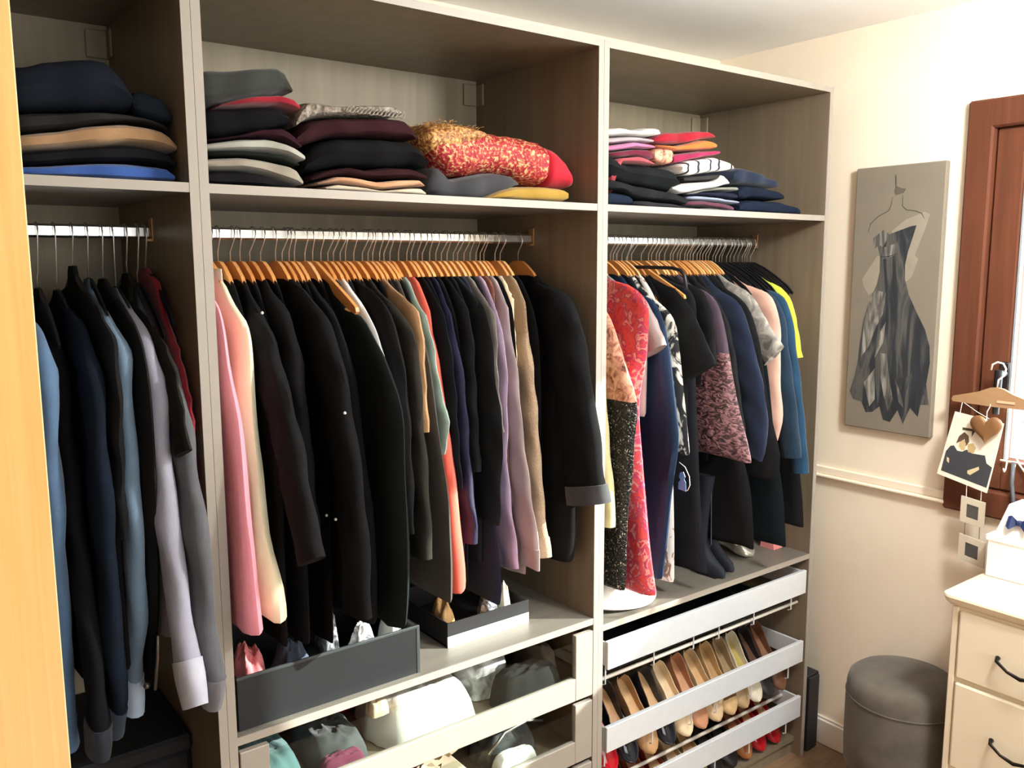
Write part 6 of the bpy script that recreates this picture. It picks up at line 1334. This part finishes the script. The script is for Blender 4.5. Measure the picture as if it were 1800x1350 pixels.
# black clip hanger between the wooden ones, right rail
t = thing('clip_hanger', 'black plastic trouser hanger with a bent end, among the wooden hangers on the right rail', 'hanger', (1.415, YRAIL, 1.72))
MB().tube([(1.415, YRAIL + .20, 1.72), (1.415, YRAIL + .20, 1.765), (1.415, YRAIL + .18, 1.776), (1.415, .24, 1.778), (1.415, .085, 1.775), (1.415, .050, 1.768), (1.415, .034, 1.752), (1.415, .026, 1.712)], .0055, 8).obj('bar', m_black, t, True)
MB().tube(hook_pts(1.415, 1.785, .003), .0017, 6).obj('hook', m_wire, t, True)

# ------------------------------------------------------------------ shoes on the pull-out racks
def patent(h): return plain(h, .12, var=.05, name='patent_%s' % h)
def lea(h): return plain(h, .5, var=.08, scale=40, bmp=.1, name='leather_%s' % h)
I1 = lea('b88a5e'); I2 = lea('d0a878'); I3 = lea('e2c9a2')
SG = 'shoes on the middle pull-out rack'
row = [('red pump at the left end of the middle shoe rack', 1.145, patent('b00d1c'), I3, 'pump', None),
       ('dark navy patent pump with a brown insole, left on the middle shoe rack', 1.232, patent('1a2028'), I1, 'pump', patent('232a33')),
       ('tan flat shoe with a pale insole, third on the middle shoe rack', 1.318, lea('b99064'), I2, 'flat', None),
       ('dark patent court shoe with a bow, fourth on the middle shoe rack', 1.402, patent('20242c'), I2, 'pump', patent('2a303a')),
       ('cream slip-on with a tan insole on the middle shoe rack', 1.482, lea('ead2ac'), I3, 'flat', None),
       ('rosy tan mule with a crumpled upper on the middle shoe rack', 1.558, lea('b98462'), lea('c4946e'), 'mule', lea('a87452')),
       ('beige ballet flat with a bow on the middle shoe rack', 1.632, lea('cdb48e'), I2, 'flat', lea('e6d6b8')),
       ('thin-strapped golden sandal on the middle shoe rack', 1.704, lea('c9a878'), lea('b08c60'), 'sandal', None),
       ('taupe pump right of the golden sandal, middle shoe rack', 1.774, lea('a58c68'), lea('96805e'), 'pump', None),
       ('white and yellowish pump on the middle shoe rack', 1.844, lea('d9d2bc'), lea('b9a860'), 'pump', None),
       ('black studded loafer near the right end of the middle shoe rack', 1.914, lea('1f1e1f'), lea('5c4030'), 'loafer', None),
       ('brown shoe at the right end of the middle shoe rack', 1.984, lea('6f4a34'), lea('8a6246'), 'pump', None)]
for lb, x, up, ins, kd, bw_ in row:
    shoe(lb, x, (.205, .445), (.030, .272), up, ins, SG, kd, .95, bow=bw_)
SG = 'shoes on the lower pull-out rack'
for lb, x, up, ins, kd in [('black pump at the left end of the lower shoe rack', 1.150, lea('1d1c1e'), I1, 'pump'), ('wine brown shoe on the lower shoe rack, left', 1.240, lea('5c1a18'), lea('a86a48'), 'pump'),
       ('orange-tan shoe on the lower shoe rack', 1.322, lea('b5623e'), lea('c58a66'), 'flat'), ('red-brown pump on the lower shoe rack', 1.404, lea('8c2c22'), I2, 'pump'),
       ('olive cream flat on the lower shoe rack', 1.486, lea('b9a884'), I3, 'flat'), ('khaki pump on the lower shoe rack', 1.566, lea('a89670'), I2, 'pump'),
       ('first black pump of the pair in the middle of the lower shoe rack', 1.645, lea('18181a'), lea('202022'), 'pump'), ('second black pump of the pair in the middle of the lower shoe rack', 1.722, lea('17171a'), lea('1e1e20'), 'loafer'),
       ('cognac flat on the lower shoe rack, right', 1.800, lea('9a5f34'), lea('b07a4c'), 'flat'), ('red pointed pump on the lower shoe rack', 1.880, patent('a81822'), lea('c89a70'), 'pump'), ('red pointed pump at the right end of the lower shoe rack', 1.965, patent('a01720'), lea('c89a70'), 'pump')]:
    shoe(lb, x, (.215, .245), (.030, .075), up, ins, SG, kd, .93)
SG = 'dark shoes on the upper pull-out rack'
for lb, x in (('black shoe at the left on the upper shoe rack tray', 1.22), ('black shoe in the middle of the upper shoe rack tray', 1.5), ('black shoe at the right on the upper shoe rack tray', 1.85)):
    shoe(lb, x, (.36, .592), (.13, .590), lea('1a1a1d'), lea('2a2a2e'), SG, 'pump', .9)

# ---- small marks on garments
def by_label(s): return next(o for o in bpy.data.objects if s in str(o.get('label', '')) and o.parent is None)
def ball(c, r): return MB().lathe([(0, -r), (r * .7, -r * .7), (r, 0), (r * .7, r * .7), (0, r)], c, 10)
m_pearl = plain('f4f1ea', .2, var=.02, name='pearl')
ball((0.137, 0.0632, 1.6896), .0034).obj('pearl_pin', m_pearl, by_label('tiny pearl pin on its shoulder'), True)
ball((0.234, -0.1113, 1.4892), .0034).obj('pearl_pin', m_pearl, by_label('long black coat with pearl pins'), True)
ball((0.234, -0.0073, 1.2488), .0034).obj('pearl_pin', m_pearl, by_label('long black coat with pearl pins'), True)
ball((0.234, -0.0521, 1.2506), .0034).obj('pearl_pin', m_pearl, by_label('long black coat with pearl pins'), True)
jk = by_label('charcoal zipped jacket')
ball((-0.135, 0.0796, 0.9363), .0075).obj('snap_button', plain('77746e', .3, .6, name='gunmetal'), jk, True)
MB().tube([(-0.125, 0.0055, 1.0668), (-0.125, 0.0216, 1.011), (-0.125, 0.0546, 0.9348)], .003, 6).obj('zip', plain('a09a90', .35, .6, name='zip_metal'), jk, True)
